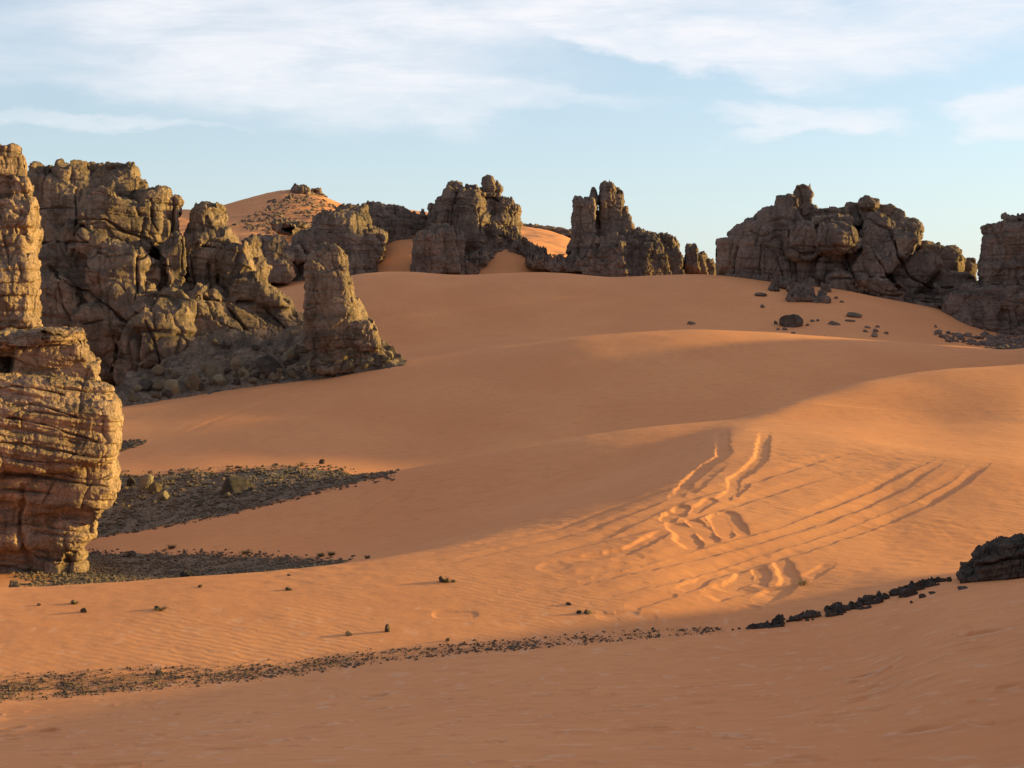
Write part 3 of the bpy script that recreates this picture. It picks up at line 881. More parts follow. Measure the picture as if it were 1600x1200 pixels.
cliff = rock('sandstone_cliff', 'big brown sandstone cliff on the left with bulging fractured faces and knobs on its rim', 'cliff', [
    (418, 476, 44, 22, 119.1, 3, 38, .3), (452, 512, 40, 22, 119.7, 3, 34, .3),
    (137, 335, 47, 70, 125.4, 7, 0, .25), (200, 360, 30, 72, 124.4, 6, 0, .3), (240, 362, 26, 60, 123.8, 6, 0, .3), (70, 345, 28, 60, 124.9, 6, 0, .3),
    (150, 475, 108, 160, 125.6, 8, 0, .25), (92, 343, 50, 59, 122.1, 6, 0, .25), (150, 305, 64, 38, 124.4, 6, 0, .3), (165, 275, 17, 11, 122.6, 2.2, 0, .35), (125, 276, 28, 10, 123.2, 3, 0, .3),
    (58, 270, 12, 9, 120.8, 1.0, 0, .5), (78, 270, 7, 8, 120.8, .8, 0, .35), (62, 290, 20, 14, 120.8, 2, 0, .4), (192, 286, 9, 15, 120.8, 1.0, 0, .6), (206, 293, 8, 18, 120.8, 1.0, 8, .6), (197, 318, 20, 28, 121.4, 2.2, 0, .4),
    (224, 308, 13, 12, 120.8, 1.4, 10, .5), (246, 328, 20, 26, 119.9, 2.2, 5, .55), (243, 365, 24, 28, 119.4, 2.6, 0, .5), (271, 342, 10, 34, 120.8, 1.6, 5, .55), (272, 395, 14, 34, 120.8, 2.4, 0, .5),
    (185, 345, 58, 36, 119.0, 4, 14, .35), (165, 388, 66, 17, 117.1, 3.8, 20, .35), (185, 432, 48, 48, 115.6, 4, 8, .55), (112, 440, 55, 52, 117.9, 4, -8, .4), (85, 505, 46, 75, 115.8, 4.5, -10, .45),
    (150, 545, 40, 66, 114.5, 4, 6, .55), (237, 432, 20, 33, 115.4, 2.0, 0, .65), (271, 420, 17, 50, 116.0, 2.2, 0, .45), (205, 485, 44, 44, 114.5, 3.4, 10, .5),
    (325, 356, 27, 34, 122.1, 3, 0, .6), (322, 335, 17, 17, 122.1, 2, 0, .6), (330, 405, 44, 40, 122.6, 4, 0, .4), (303, 430, 14, 54, 119.1, 2.2, 0, .45), (323, 440, 12, 50, 119.4, 2.2, 0, .45),
    (372, 418, 30, 36, 119.0, 2.8, 0, .4), (380, 456, 26, 26, 118.2, 2.6, 0, .4), (393, 388, 12, 15, 119.7, 1.2, 0, .45), (400, 440, 15, 34, 120.8, 2.6, 18, .35),
    (395, 518, 110, 30, 118.4, 4.5, 32, .35), (335, 520, 88, 34, 116.0, 4, 33, .35), (300, 500, 60, 36, 115.6, 3.5, 30, .4), (430, 565, 76, 26, 117.9, 4, 24, .35),
    (252, 532, 64, 66, 112.7, 4, 0, .65), (236, 585, 54, 40, 112.4, 3.4, 0, .5), (310, 560, 60, 42, 113.9, 3.4, 26, .5), (330, 625, 170, 40, 121.7, 5, -7, .3), (505, 592, 112, 26, 122.0, 4, 6, .35), (560, 575, 56, 18, 122.0, 3, 14, .4)],
    2.5, 114, 3.8, M_CLIFF, 33, cell=(1.2, 1.2, 1.3), crack=.10, strata=.034, rough=.62, tilt=(.12, 0), cracks=[([(57, 381), (102, 379), (135, 377)], 2, .5), ([(119, 346), (117, 363), (135, 379)], 2, .5), ([(123, 342), (164, 344), (197, 365), (234, 375)], 2.5, .6),
             ([(78, 418), (102, 439), (148, 465), (168, 478), (193, 498)], 3, .8), ([(92, 449), (102, 482), (115, 510)], 2, .5), ([(217, 404), (215, 449), (213, 470)], 2.5, .9), ([(258, 404), (258, 445)], 2.5, .9),
             ([(217, 404), (234, 399), (254, 404)], 2, .6), ([(236, 379), (246, 400), (262, 416)], 2.5, .8), ([(270, 306), (272, 338), (270, 379)], 2, .9), ([(283, 338), (283, 367), (287, 449)], 2.5, 1.0), ([(303, 383), (356, 385)], 2, .6),
             ([(299, 408), (305, 449)], 2.2, .8), ([(328, 416), (330, 461)], 2.5, .9), ([(320, 465), (352, 471), (393, 473)], 2.5, .8), ([(324, 473), (348, 510), (369, 531)], 2.5, .7), ([(357, 482), (381, 514), (393, 531)], 2.2, .6), ([(410, 482), (451, 518), (470, 545)], 2.2, .6),
             ([(184, 531), (197, 498), (229, 482), (262, 465)], 2.5, .8), ([(213, 523), (216, 565)], 5, 1.6), ([(180, 539), (176, 584)], 3, .9), ([(119, 301), (119, 338)], 2, .6), ([(49, 326), (115, 324)], 2, .5), ([(236, 310), (238, 346), (246, 359)], 2, .8),
             ([(152, 300), (190, 308)], 1.5, .4), ([(150, 395), (205, 402)], 1.8, .4), ([(130, 505), (160, 500)], 1.5, .4), ([(225, 500), (245, 545), (250, 575)], 2, .5)])

pinn = rock('rock_pinnacle', 'leaning cone shaped sandstone pinnacle standing at the right end of the cliff', 'rock pinnacle', [
    (516, 468, 43, 80, 106, 2.9, -7, .4, .30), (503, 400, 22, 16, 106, 1.9, -4, .5, .2), (546, 506, 34, 36, 106, 2.6, -10, .35, .4), (536, 526, 50, 22, 106, 2.9, 0, .35, .1), (488, 490, 12, 50, 106.3, 2, 0, .4, .1), (548, 560, 66, 22, 106.6, 3.4, 6, .35, .3)],
    2.1, 110, 2.5, M_CLIFF, 47, cell=(1, 1, 1.2), crack=.09, strata=.035, rough=1.1)

rock('rounded_outcrop', 'small dark rounded outcrop on the sand gap between the cliff and the pinnacle', 'rock outcrop', [
    (402, 382, 14, 14, 176, 2.2, 0, .6), (425, 396, 26, 26, 176, 4, 0, .55), (438, 405, 18, 16, 175.5, 2.6, 10, .5), (420, 425, 34, 18, 176, 4.5, 0, .4), (462, 398, 14, 16, 178, 2.5, -25, .4)],
    2.2, 176, 3.4, M_FAR, 51, crack=.09, strata=.05, rough=.9)

rock('rock_ridge', 'low sloping dark rock ridge behind the pinnacle, left of the central butte', 'rock ridge', [
    (614, 364, 34, 22, 198, 4, 4, .35, .35), (580, 392, 22, 34, 189, 5, 24, .4, .3),
    (530, 392, 66, 56, 188, 10, 0, .5, .45), (495, 405, 42, 46, 186, 8, -18, .5, .4), (552, 368, 56, 44, 190, 8, 0, .45, .6), (588, 352, 28, 32, 199, 5, 0, .4, .5), (606, 372, 46, 46, 204, 5, 6, .4, .45), (520, 432, 62, 26, 184, 8, 0, .4, .3),
    (545, 336, 18, 12, 190, 4, 0, .4, .5), (634, 372, 30, 42, 205, 5, 4, .4, .4), (660, 350, 10, 24, 203, 1.8, 0, .4, .5), (678, 350, 13, 28, 203, 2.2, 0, .4, .4), (664, 378, 38, 34, 206, 5, -8, .4, .3), (566, 392, 24, 34, 187, 6, 22, .4, .4)],
    2.3, 190, 3.4, M_FAR, 57, cell=(1, 1, .8), crack=.09, strata=.045, rough=1.1, crag=.15)

rock('central_butte', 'broad dark sandstone butte on the middle skyline with a leaning knob on top', 'butte', [
    (738, 348, 56, 46, 198.5, 8, 0, .3, .4), (714, 322, 30, 36, 197.5, 6, -4, .35, .65), (716, 296, 10, 10, 197.5, 2.6, 0, .4, .5), (736, 306, 16, 14, 198.0, 3, 0, .4, .5), (690, 335, 12, 24, 197.5, 4, 0, .4, .4), (763, 300, 12, 22, 197.0, 2.2, -6, .45, .25), (776, 307, 8, 18, 198.0, 2, 10, .45, .3),
    (786, 340, 26, 26, 198.5, 5, 14, .35, .45), (804, 345, 11, 20, 198.5, 3, 8, .4, .4), (700, 362, 40, 30, 199.6, 7, 0, .35, .45), (780, 372, 44, 22, 199.1, 6, 14, .4, .4), (750, 402, 96, 30, 198.5, 9, 0, .4, .7), (742, 392, 74, 28, 197.5, 8, 0, .4, .6), (790, 390, 40, 18, 196.5, 6, 16, .4, .5)],
    2.2, 190, 3.2, M_FAR, 63, cell=(1.1, 1.1, .7), crack=.09, strata=.065, rough=1.0, crag=.15, cracks=[([(747, 323), (751, 362)], 1.6, .7), ([(768, 332), (768, 366)], 1.8, .9), ([(751, 289), (755, 306), (777, 314)], 1.8, .9), ([(686, 314), (738, 321)], 1.4, .5), ([(700, 330), (702, 360)], 1.4, .5)])
rock('block_outcrop', 'squared sandstone block with a sunlit right face below the central butte', 'rock outcrop', [
    (666, 400, 23, 34, 182, 4, 0, .3, .15), (690, 395, 24, 34, 182.5, 4.5, 0, .3, .2), (710, 388, 15, 26, 183, 3.5, 8, .4, .35), (692, 364, 26, 10, 184, 4, 0, .4, .5), (690, 428, 48, 14, 183, 5, 0, .3)],
    2.2, 183, 2.6, M_FAR, 65, cell=(.8, .8, 1.4), crack=.12, strata=.04, rough=1.2, crag=.15)
rock('rubble_ridge', 'jagged low rubble ridge running down to the sand between the two middle buttes', 'rubble ridge', [
    (785, 380, 34, 16, 195, 3.5, 28, .3), (822, 400, 26, 16, 189, 3.5, 32, .3), (845, 412, 24, 9, 182, 3, 14, .3), (880, 416, 26, 8, 181, 3, 0, .3), (910, 413, 18, 10, 182, 3, 0, .3), (745, 412, 28, 10, 187, 3, -18, .35), (725, 422, 24, 9, 184, 3, -12, .35)],
    1.8, 184, 1.5, M_FAR, 67, crack=.18, strata=.04, rough=2.2, warp=.35, crag=.5)
rock('rock_shelf', 'thin dark line of low rock on the distant sand right of the central butte', 'rock shelf', [
    (840, 360, 26, 5, 332, 5, 5, .4), (872, 366, 18, 7, 330, 5, 6, .4), (890, 373, 14, 6, 325, 4, 8, .4), (820, 364, 10, 4, 331, 4, 0, .4)],
    1.6, 330, 4.0, M_FAR, 68, sub=1, crack=.08, strata=.05)

rock('twin_spire_butte', 'craggy butte with two spires rising from the ridge right of centre', 'butte', [
    (914, 348, 22, 34, 186, 4.5, 0, .3, .25), (904, 326, 10, 18, 186, 2.4, -6, .4, .4), (927, 322, 9, 24, 186, 2.4, 4, .4, .6), (949, 326, 15, 38, 186, 3.2, 0, .4, .45), (962, 326, 14, 32, 186.5, 3, 8, .45, .45), (972, 345, 12, 22, 187, 3, 0, .4, .3), (948, 300, 7, 11, 186, 1.4, -4, .4, .5), (957, 300, 5, 9, 186, 1.2, 8, .4, .5),
    (932, 378, 48, 18, 187, 6, 0, .4, .4), (948, 404, 84, 34, 185, 9, 0, .4, .65), (962, 368, 32, 26, 187, 6, 5, .35, .35), (920, 388, 36, 14, 186, 6, 0, .4, .3)],
    2.0, 186, 2.4, M_FAR, 71, cell=(.7, .7, 1.5), crack=.13, strata=.05, rough=1.5, crag=.15)
rock('rock_ridge', 'rough dark rock ridge descending to the right from the twin spire butte', 'rock ridge', [
    (960, 412, 36, 28, 180, 5, 0, .35, .3), (1000, 388, 32, 22, 184, 6, 16, .4, .4), (1012, 412, 40, 28, 181, 6, 0, .35, .4), (1040, 396, 24, 22, 184, 5, 16, .4, .4), (1050, 416, 20, 24, 182, 4, 0, .35, .4), (935, 414, 28, 18, 180, 4, 0, .35, .3), (905, 416, 24, 9, 180, 3, 0, .4, .3), (978, 374, 26, 14, 186, 5, 18, .4, .4)],
    2.0, 182, 2.2, M_FAR, 73, crack=.14, strata=.05, rough=1.7, crag=.25)
rock('rock_stack', 'small dark stack of rock in the saddle left of the large right massif', 'rock stack', [
    (1080, 412, 14, 26, 182, 3, 0, .4, .45), (1079, 394, 7, 10, 182, 1.5, 0, .5), (1096, 416, 12, 20, 183, 3, 0, .45, .5), (1108, 424, 16, 15, 184, 3, 0, .4, .3)],
    1.9, 182, 1.8, M_FAR, 75, crack=.13, strata=.05, rough=1.5, crag=.22)

rock('rock_massif', 'large dark massif of bulging weathered sandstone on the right skyline with cap rocks', 'rock massif', [
    (1192, 410, 66, 60, 167, 9, 0, .5, .25), (1178, 380, 34, 34, 166, 6, -35, .45), (1215, 372, 42, 44, 168, 8, -10, .45, .2), (1136, 410, 15, 34, 164, 4, 0, .4), (1137, 379, 12, 5, 164, 2, 0, .5), (1158, 394, 12, 20, 165, 3, -30, .45), (1205, 425, 40, 34, 162, 4, 0, .62),
    (1229, 318, 22, 9, 165, 3.2, 0, .4), (1256, 310, 14, 18, 165, 2.4, -4, .6), (1216, 336, 10, 10, 165, 2.4, 0, .4), (1262, 330, 17, 9, 165, 3, 0, .45), (1240, 346, 34, 18, 167, 6, 0, .45), (1292, 346, 34, 18, 167, 6, 0, .45), (1330, 330, 10, 12, 166, 2.4, 0, .5), (1305, 331, 8, 6, 166, 2, 0, .5),
    (1358, 321, 20, 11, 164, 3.5, 0, .62), (1355, 343, 22, 14, 166, 5, 0, .5), (1388, 350, 22, 22, 166, 5, 30, .5), (1408, 376, 24, 28, 166, 5, 12, .5), (1424, 402, 15, 24, 166, 4, 0, .45), (1395, 338, 10, 8, 166, 2.5, 0, .45),
    (1250, 378, 24, 30, 159, 4, 0, .55), (1309, 376, 35, 28, 155, 5, 0, .62), (1300, 352, 30, 12, 159, 4, 0, .4), (1308, 418, 30, 24, 158, 4, 8, .5), (1318, 440, 28, 18, 156, 4, 10, .5), (1270, 430, 28, 30, 161, 4, 4, .5),
    (1362, 378, 22, 36, 160, 4.5, 22, .5), (1352, 425, 30, 34, 156, 4.5, 22, .5), (1382, 415, 20, 58, 157.5, 4.5, 38, .5), (1372, 456, 40, 16, 153.5, 4, 10, .45), (1403, 388, 20, 34, 161, 4.5, 18, .5), (1425, 440, 24, 40, 158, 4.5, 46, .5), (1300, 425, 125, 45, 170, 7, 0, .4), (1295, 390, 92, 52, 172, 6, 0, .4), (1380, 400, 40, 50, 171, 6, 0, .4), (1420, 440, 60, 40, 166, 6, 0, .4),
    (1462, 420, 36, 30, 163, 5, 14, .5), (1454, 391, 15, 9, 164, 2.4, 0, .4), (1487, 397, 12, 8, 164, 2.2, 0, .62), (1486, 414, 14, 14, 162, 3, 0, .5), (1512, 424, 15, 16, 165, 3.2, 15, .45, .4), (1478, 448, 52, 20, 160, 5, 10, .5),
    (1450, 470, 78, 8, 156, 4.5, 3, .45), (1440, 480, 46, 7, 153.5, 4, 3, .5), (1500, 460, 44, 18, 158, 5, 0, .45)],
    2.3, 162, 4.2, M_FAR, 81, cell=(1.2, 1.2, .9), crack=.09, strata=.036, rough=.55, tilt=(.05, 0), crag=.09, k=.03, cracks=[([(1275, 354), (1274, 385), (1284, 398), (1318, 401), (1338, 385), (1346, 368), (1341, 348)], 2.2, 1.1), ([(1233, 361), (1233, 385), (1250, 395), (1274, 395)], 2, .8), ([(1146, 424), (1147, 405), (1152, 385)], 2.2, 1.2), ([(1280, 411), (1318, 413)], 1.6, .7), ([(1294, 437), (1331, 435)], 1.6, .7),
             ([(1358, 434), (1385, 435)], 1.5, .7), ([(1385, 454), (1413, 453)], 1.5, .7), ([(1375, 462), (1408, 462)], 1.5, .7), ([(1324, 401), (1331, 425), (1339, 452)], 2.4, 1.3), ([(1368, 398), (1385, 428), (1402, 445), (1415, 455)], 2.2, 1.2),
             ([(1390, 362), (1402, 395), (1418, 425), (1442, 442), (1462, 453)], 2.4, 1.3), ([(1341, 321), (1346, 361)], 2.2, 1.0), ([(1469, 448), (1533, 445)], 2, .8), ([(1432, 470), (1533, 472)], 2, .8), ([(1170, 360), (1200, 365), (1235, 358)], 1.6, .6), ([(1215, 400), (1222, 432)], 1.6, .7), ([(1190, 385), (1186, 432)], 1.4, .5), ([(1350, 345), (1400, 362)], 1.6, .6)])

rock('rock_bluff', 'dark steep bluff cut off by the right edge, above a broken rock ledge', 'rock bluff', [
    (1572, 395, 36, 44, 150, 5, 0, .35), (1590, 365, 30, 24, 151, 5, 0, .35), (1556, 380, 12, 26, 150, 3, -6, .4), (1606, 412, 40, 60, 152, 6, 0, .3), (1580, 440, 44, 30, 149, 5, 0, .4), (1665, 440, 60, 80, 154, 7, 0, .3), (1760, 400, 90, 110, 146, 9, 0, .3), (1900, 410, 110, 120, 138, 10, 0, .3)],  # last two blocks lie out of view, put in to shade the far dunes
    2.3, 150, 3.4, M_FAR, 87, cell=(.9, .9, 1.2), crack=.12, strata=.045, rough=1.2)
rock('rock_ledge', 'broad low broken rock ledge at the foot of the right edge bluff', 'rock ledge', [
    (1515, 492, 42, 32, 147, 5, 4, .45), (1560, 485, 40, 34, 147, 5, 0, .4), (1600, 500, 50, 40, 146, 5, 0, .35), (1540, 462, 40, 18, 150, 5, 0, .4), (1500, 512, 34, 16, 146, 4, 10, .4), (1555, 520, 40, 16, 145, 4, 6, .35), (1620, 530, 50, 20, 144, 5, 0, .35)],
    2.3, 147, 3.0, M_FAR, 89, cell=(1.1, 1.1, .8), crack=.12, strata=.06, rough=1.2)
rock('rock_outcrop', 'low broken dark rock spread on the sand below the left end of the massif', 'rock outcrop', [
    (1222, 443, 15, 5, None, 2, 10, .3, .3), (1248, 454, 17, 7, None, 2.2, 16, .3, .3), (1240, 468, 12, 4, None, 1.2, 8, .3, .3), (1284, 464, 10, 8, None, 1.5, 22, .3, .4), (1208, 451, 8, 4, None, 1.2, 0, .3, .3), (1266, 443, 13, 5, None, 1.6, 12, .3, .4), (1290, 452, 6, 5, None, 1.2, 20, .3), (1266, 459, 10, 6, None, 1.4, 20, .3, .3), (1250, 466, 26, 4, None, 1.4, 14, .3), (1240, 449, 34, 3.5, None, 1.5, 12, .3)],
    1.5, 151, .9, M_FAR, 91, crack=.18, strata=.05, rough=1.9, warp=.25, crag=.35)

rock('hill_outcrop', 'stony outcrop capping the distant sand hill behind the cliff', 'rock outcrop', [
    (468, 314, 40, 21, 320, 8, 0, .4, .75), (472, 302, 16, 9, 330, 5, 0, .45, .6), (438, 326, 34, 11, 306, 6, -14, .4, .5), (490, 316, 18, 12, 322, 5, 20, .4, .5), (494, 301, 8, 5, 335, 3, 0, .45), (505, 312, 14, 5, 335, 4, 35, .4), (420, 335, 24, 5, 305, 5, -22, .4), (470, 325, 26, 6, 318, 6, 0, .4)],
    1.7, 330, 3.2, M_FAR, 95, crack=.16, strata=.06, rough=1.8, warp=.22)
rock('hill_outcrop', 'patch of low stones halfway down the face of the distant sand hill', 'rock outcrop', [
    (445, 358, 22, 6, 240, 5, 10, .4), (438, 352, 12, 8, 242, 3, 0, .4), (462, 352, 16, 4, 244, 4, 0, .4)],
    1.7, 240, 2.2, M_FAR, 97, crack=.16, strata=.06, rough=1.8, warp=.22)

rock('dark_outcrop', 'black shaded rock outcrop on the near sand crest at the right edge', 'rock outcrop', [
    (1576, 866, 52, 22, 34.3, 1.0, -8, .3, .45), (1548, 874, 32, 14, 34.1, .8, -24, .35, .3), (1580, 892, 64, 14, 34.0, .9, -12, .35), (1532, 898, 32, 9, 34.2, .8, -14, .4), (1506, 903, 14, 7, 34.4, .5, -28, .4, .4), (1668, 866, 80, 26, 34.2, 1.6, -8, .35, .2), (1745, 866, 70, 24, 34.5, 1.6, -8, .35, .2)],
    1.6, 34.3, .6, M_DARK, 101, crack=.14, strata=.07, rough=1.3, tilt=(-.25, 0), cracks=[([(1528, 884), (1560, 876), (1588, 872), (1620, 868)], 3, .22)])

for lb, seed_, blocks in (
        ('leftmost low black ledge on the near crest, a small upright stone at its end', 111, [(1176, 977, 11, 4), (1193, 973, 10, 4), (1212, 970, 15, 6), (1222, 962, 5, 6), (1205, 976, 8, 3)]),
        ('black twin humped rock ledge on the near crest, second from its left end', 113, [(1244, 964, 12, 5), (1263, 959, 13, 6), (1276, 955, 8, 4)]),
        ('short black split ledge with a flat top on the near crest, midway along', 115, [(1301, 947, 16, 4), (1305, 955, 13, 5), (1321, 950, 8, 4)]),
        ('long black ledge climbing to the right along the near crest, third from its right end', 117, [(1334, 945, 14, 6), (1352, 935, 15, 7), (1368, 930, 13, 4), (1350, 948, 10, 3), (1380, 931, 9, 3)]),
        ('black ledge with a block at its left end, rightmost on the near crest', 119, [(1400, 922, 13, 7), (1418, 924, 14, 7), (1431, 914, 13, 8), (1448, 908, 14, 4), (1466, 906, 11, 3)])):
    bl = []
    for (cx, cy, hw, hh) in blocks:
        h_ = hit(cx, cy + hh * 1.1, 24, 40)
        Yb = h_[1] if h_ is not None else float(np.interp(cx, [1165, 1490], [33, 34.3]))
        bl.append((cx, cy + hh * .55, hw * 1.05, hh * .85, Yb, hw * Yb / F * .7, -16, .3, .25))
    x0, x1 = min(q[0] - q[2] for q in bl), max(q[0] + q[2] for q in bl)
    y0, y1 = bl[0][1], bl[-1][1]
    bl.append(((x0 + x1) / 2, (y0 + y1) / 2 + 4.5, (x1 - x0) * .49, 5.5, (bl[0][4] + bl[-1][4]) / 2, .18, -math.degrees(math.atan2(y0 - y1, bl[-1][0] - bl[0][0])), .3))
    rock('stone_ledge', lb, 'rock ledge', bl, 1.3, 33.5, .36, M_DARK, seed_, group='ledges on the near crest', crack=.16, strata=.08, rough=1.5, warp=.16, crag=.14)
# ------------------------------------------------------------------ loose stones
def ico(level):
    bm = bmesh.new()
    bmesh.ops.create_icosphere(bm, subdivisions=level, radius=1)
    v = np.array([x.co[:] for x in bm.verts]); f = np.array([[x.index for x in q.verts] for q in bm.faces])
    bm.free()
    return v, f


def stone_shape(seed, level=4, nfaces=17, squash=.75):
    """an angular stone: a sphere cut by planes, then roughened"""
    r = np.random.default_rng(seed)
    v, f = ico(level)
    nrm = r.normal(size=(nfaces, 3)); nrm /= np.linalg.norm(nrm, axis=1, keepdims=True)
    dist = r.uniform(.58, .95, nfaces)
    c = v @ nrm.T
    rad = np.min(np.where(c > .05, dist / np.maximum(c, .05), 9), 1)
    rad = np.minimum(rad, 1.12)
    w = v * rad[:, None] * np.array([1, r.uniform(.75, 1), squash])
    w = w + v * (.06 * fbm(w * 1.7, 3, seed) + .035 * fbm(w * 6, 2, seed + 5))[:, None]
    w[:, 0] /= np.abs(w[:, 0]).max(); w[:, 2] /= np.abs(w[:, 2]).max()
    return w, f


PROTO = {}
M_RUB = rock_material('rubble_stone', (.25, .175, .11), (.17, .118, .075), (.09, .064, .043), (.06, .045, .034), .35, .5)
M_GRAV = rock_material('gravel_stone', (.25, .172, .122), (.16, .112, .082), (.09, .066, .051), (.065, .05, .041), .35, .35)
M_PALE = rock_material('pale_stone', (.36, .27, .17), (.29, .215, .14), (.16, .115, .075), (.10, .075, .055), .25, .5)
for mn, mt_ in (('rub', M_RUB), ('pale', M_PALE), ('dark', M_DARK), ('far', M_FAR)):
    PROTO[mn] = []
    for q in range(7):
        vv, ff = stone_shape(100 + q * 7, squash=(.7, .85, .6, .95, .5, .75, .65)[q])
        PROTO[mn].append(new_mesh('boulder', vv, ff, mt_))
cnt_ = [0]


def boulder(px, py, wpx, hpx, mat='rub', shape=None, tilt=0, label=None, group=None, name='boulder', ymin=10, ymax=400, cat='boulder', pos=None, sink=.3):
    """px, py: middle of the visible foot of the stone in the photo"""
    p = hit(px, py, ymin, ymax) if pos is None else pos
    if p is None:
        return None
    m = p[1] / F
    hx, hz = wpx * m, hpx * 2 * m / (2 - 2 * sink)
    cnt_[0] += 1
    k = cnt_[0] if shape is None else shape
    o = link(name, PROTO[mat][k % 7], (p[0], p[1] + hx * .4, p[2] + hz * (1 - 2 * sink)))
    o.scale = (hx, hx * random.uniform(.7, 1.0), hz)
    o.rotation_euler = (random.uniform(-.15, .15), math.radians(tilt), random.uniform(-.35, .35))
    tag(o, label, cat, group)
    return o


# --- single stones one can pick out
boulder(1240, 511, 21, 10, 'dark', 5, 4, 'large dark rounded boulder alone on the red sand below the right massif', ymin=108)
boulder(1336, 496, 13, 4, 'far', 4, 6, 'flat brown slab half buried in the sand slope right of the large dark boulder', name='stone_slab', cat='slab', ymin=108)
boulder(1304, 508, 12, 3, 'far', 2, 12, 'thin tilted slab low on the sand slope just right of the large dark boulder', name='stone_slab', cat='slab', ymin=108)
boulder(1190, 463, 10, 3, 'far', 4, 3, 'small flat reddish slab on the bare sand left of the right massif foot', name='stone_slab', cat='slab', ymin=108)
boulder(1191, 481, 4, 3, 'far', 3, 0, 'tiny dark stone alone on the sand below the small flat reddish slab', name='stone', cat='stone', ymin=108)
boulder(1080, 507, 9, 2.5, 'far', 2, 0, 'low dark stone peeping over the crest of the middle dune', name='stone', cat='stone', ymin=108)
boulder(1258, 470, 9, 5, 'dark', 3, 0, 'dark boulder just below the low broken outcrop under the massif', ymin=108)
boulder(1290, 474, 13, 6, 'far', 5, 0, 'grey rounded boulder at the lower right tip of the broken outcrop', ymin=108)
for (x, y, w_, h_) in ((1212, 507, 4, 3), (1226, 516, 5, 2.5), (1216, 516, 3, 2), (1270, 503, 4, 2), (1278, 502, 3, 2), (1262, 509, 4, 2), (1330, 503, 9, 2), (1352, 519, 5, 2), (1368, 519, 5, 3), (1367, 527, 5, 4), (1372, 512, 4, 2), (1385, 522, 4, 2), (1290, 531, 4, 2), (1240, 522, 4, 2), (1355, 513, 6, 2), (1315, 473, 4, 2), (1307, 467, 3, 2), (1462, 524, 3, 2), (1490, 531, 3, 2), (1462, 512, 3, 3)):
    boulder(x, y, w_, h_, 'far', None, random.uniform(-8, 14), 'small dark stone scattered on the shaded sand slope below the right massif', 'stones on the slope below the massif', 'stone', 108, 160, 'stone')
boulder(604, 989, 5, 6.5, 'dark', 3, 0, 'small upright dark stone alone on the sunlit sand, lower left of centre', name='stone', cat='stone')
boulder(545, 993, 6.5, 2.5, 'dark', 4, 28, 'thin tilted dark stone sliver on sunlit sand left of the upright stone', name='stone', cat='stone')
boulder(690, 911, 4, 5, 'dark', 5, -20, 'dark stone beside a dry tuft on the sunlit sand below centre', name='stone', cat='stone')
boulder(708, 911, 5, 2, 'rub', 2, 0, 'low brown stone just right of the dark stone and dry tuft', name='stone', cat='stone')
boulder(905, 959, 4.5, 3, 'dark', 1, 25, 'dark stone at the left end of a small stone pair above the gravel strip', name='stone', cat='stone')
boulder(918, 960, 8, 3, 'rub', 2, 8, 'flat grey stone at the right end of a small stone pair above the gravel strip', name='stone', cat='stone')
boulder(889, 946, 5, 2, 'dark', 4, 12, 'thin dark stone on sunlit sand up and left of the small stone pair', name='stone', cat='stone')
boulder(450, 924, 7, 3, 'rub', 0, 0, 'small brown stone on the sunlit sand below the lower gravel patch', name='stone', cat='stone')
boulder(451, 900, 4, 1.5, 'dark', 0, 0, 'tiny dark stone close under the edge of the lower gravel patch', name='stone', cat='stone')
boulder(60, 947, 4, 2, 'dark', 2, 0, 'tiny dark stone on the sunlit sand nearest the left edge', name='stone', cat='stone')
boulder(131, 958, 6, 4, 'dark', 6, 0, 'dark stone with a trailing root on the sunlit sand at left', name='stone', cat='stone')
boulder(113, 944, 5, 3, 'rub', 3, 0, 'small brown stone just above the dark stone at left', name='stone', cat='stone')
boulder(245, 953, 5, 3, 'dark', 5, 25, 'dark tilted stone beside a flat tuft on sunlit sand below the pillar', name='stone', cat='stone')
boulder(313, 918, 4, 2.5, 'rub', 1, 0, 'small stone just below the lower gravel patch edge', name='stone', cat='stone')
boulder(503, 725, 5, 4, 'dark', 1, 0, 'lone black stone on the shaded sand above the right end of the upper gravel', name='stone', cat='stone', ymin=58)
boulder(203, 871, 9, 5, 'dark', 3, 0, 'dark boulder on the upper edge of the lower gravel patch near the pillar foot', ymin=43)
boulder(290, 903, 15, 7, 'dark', 0, 0, 'largest dark boulder at the lower rim of the lower gravel patch', ymin=40)
boulder(20, 921, 13, 6, 'rub', 2, 0, 'brown boulder at the foot of the pillar beside the left edge', ymin=40)
boulder(138, 916, 4, 2, 'pale', 1, 0, 'small white stone at the foot of the pillar', name='stone', cat='stone', ymin=40)
boulder(227, 766, 12, 13, 'pale', 5, 25, 'pale leaning block in the upper gravel beside the pillar', ymin=60)
boulder(241, 772, 11, 9, 'rub', 1, 12, 'grey block leaning on the pale block in the upper gravel', ymin=60)
boulder(253, 782, 10, 8, 'pale', 3, 0, 'tan rounded stone in front of the two leaning blocks in the upper gravel', ymin=60)
boulder(205, 760, 8, 8, 'dark', 6, 0, 'dark boulder close to the right flank of the pillar in the upper gravel', ymin=60)
boulder(365, 772, 32, 13, 'dark', 2, 0, 'broad dark hump of rock in the middle of the upper gravel patch', ymin=60)
boulder(354, 779, 7, 5, 'rub', 3, 0, 'small brown stone in front of the broad dark hump', name='stone', cat='stone', ymin=60)
boulder(247, 1056, 8, 3.5, 'dark', 2, 0, 'dark boulder sitting on the upper edge of the near gravel strip')
boulder(700, 1003, 4, 3, 'dark', 1, 0, 'dark stone on the upper edge of the near gravel strip, under centre', name='stone', cat='stone')
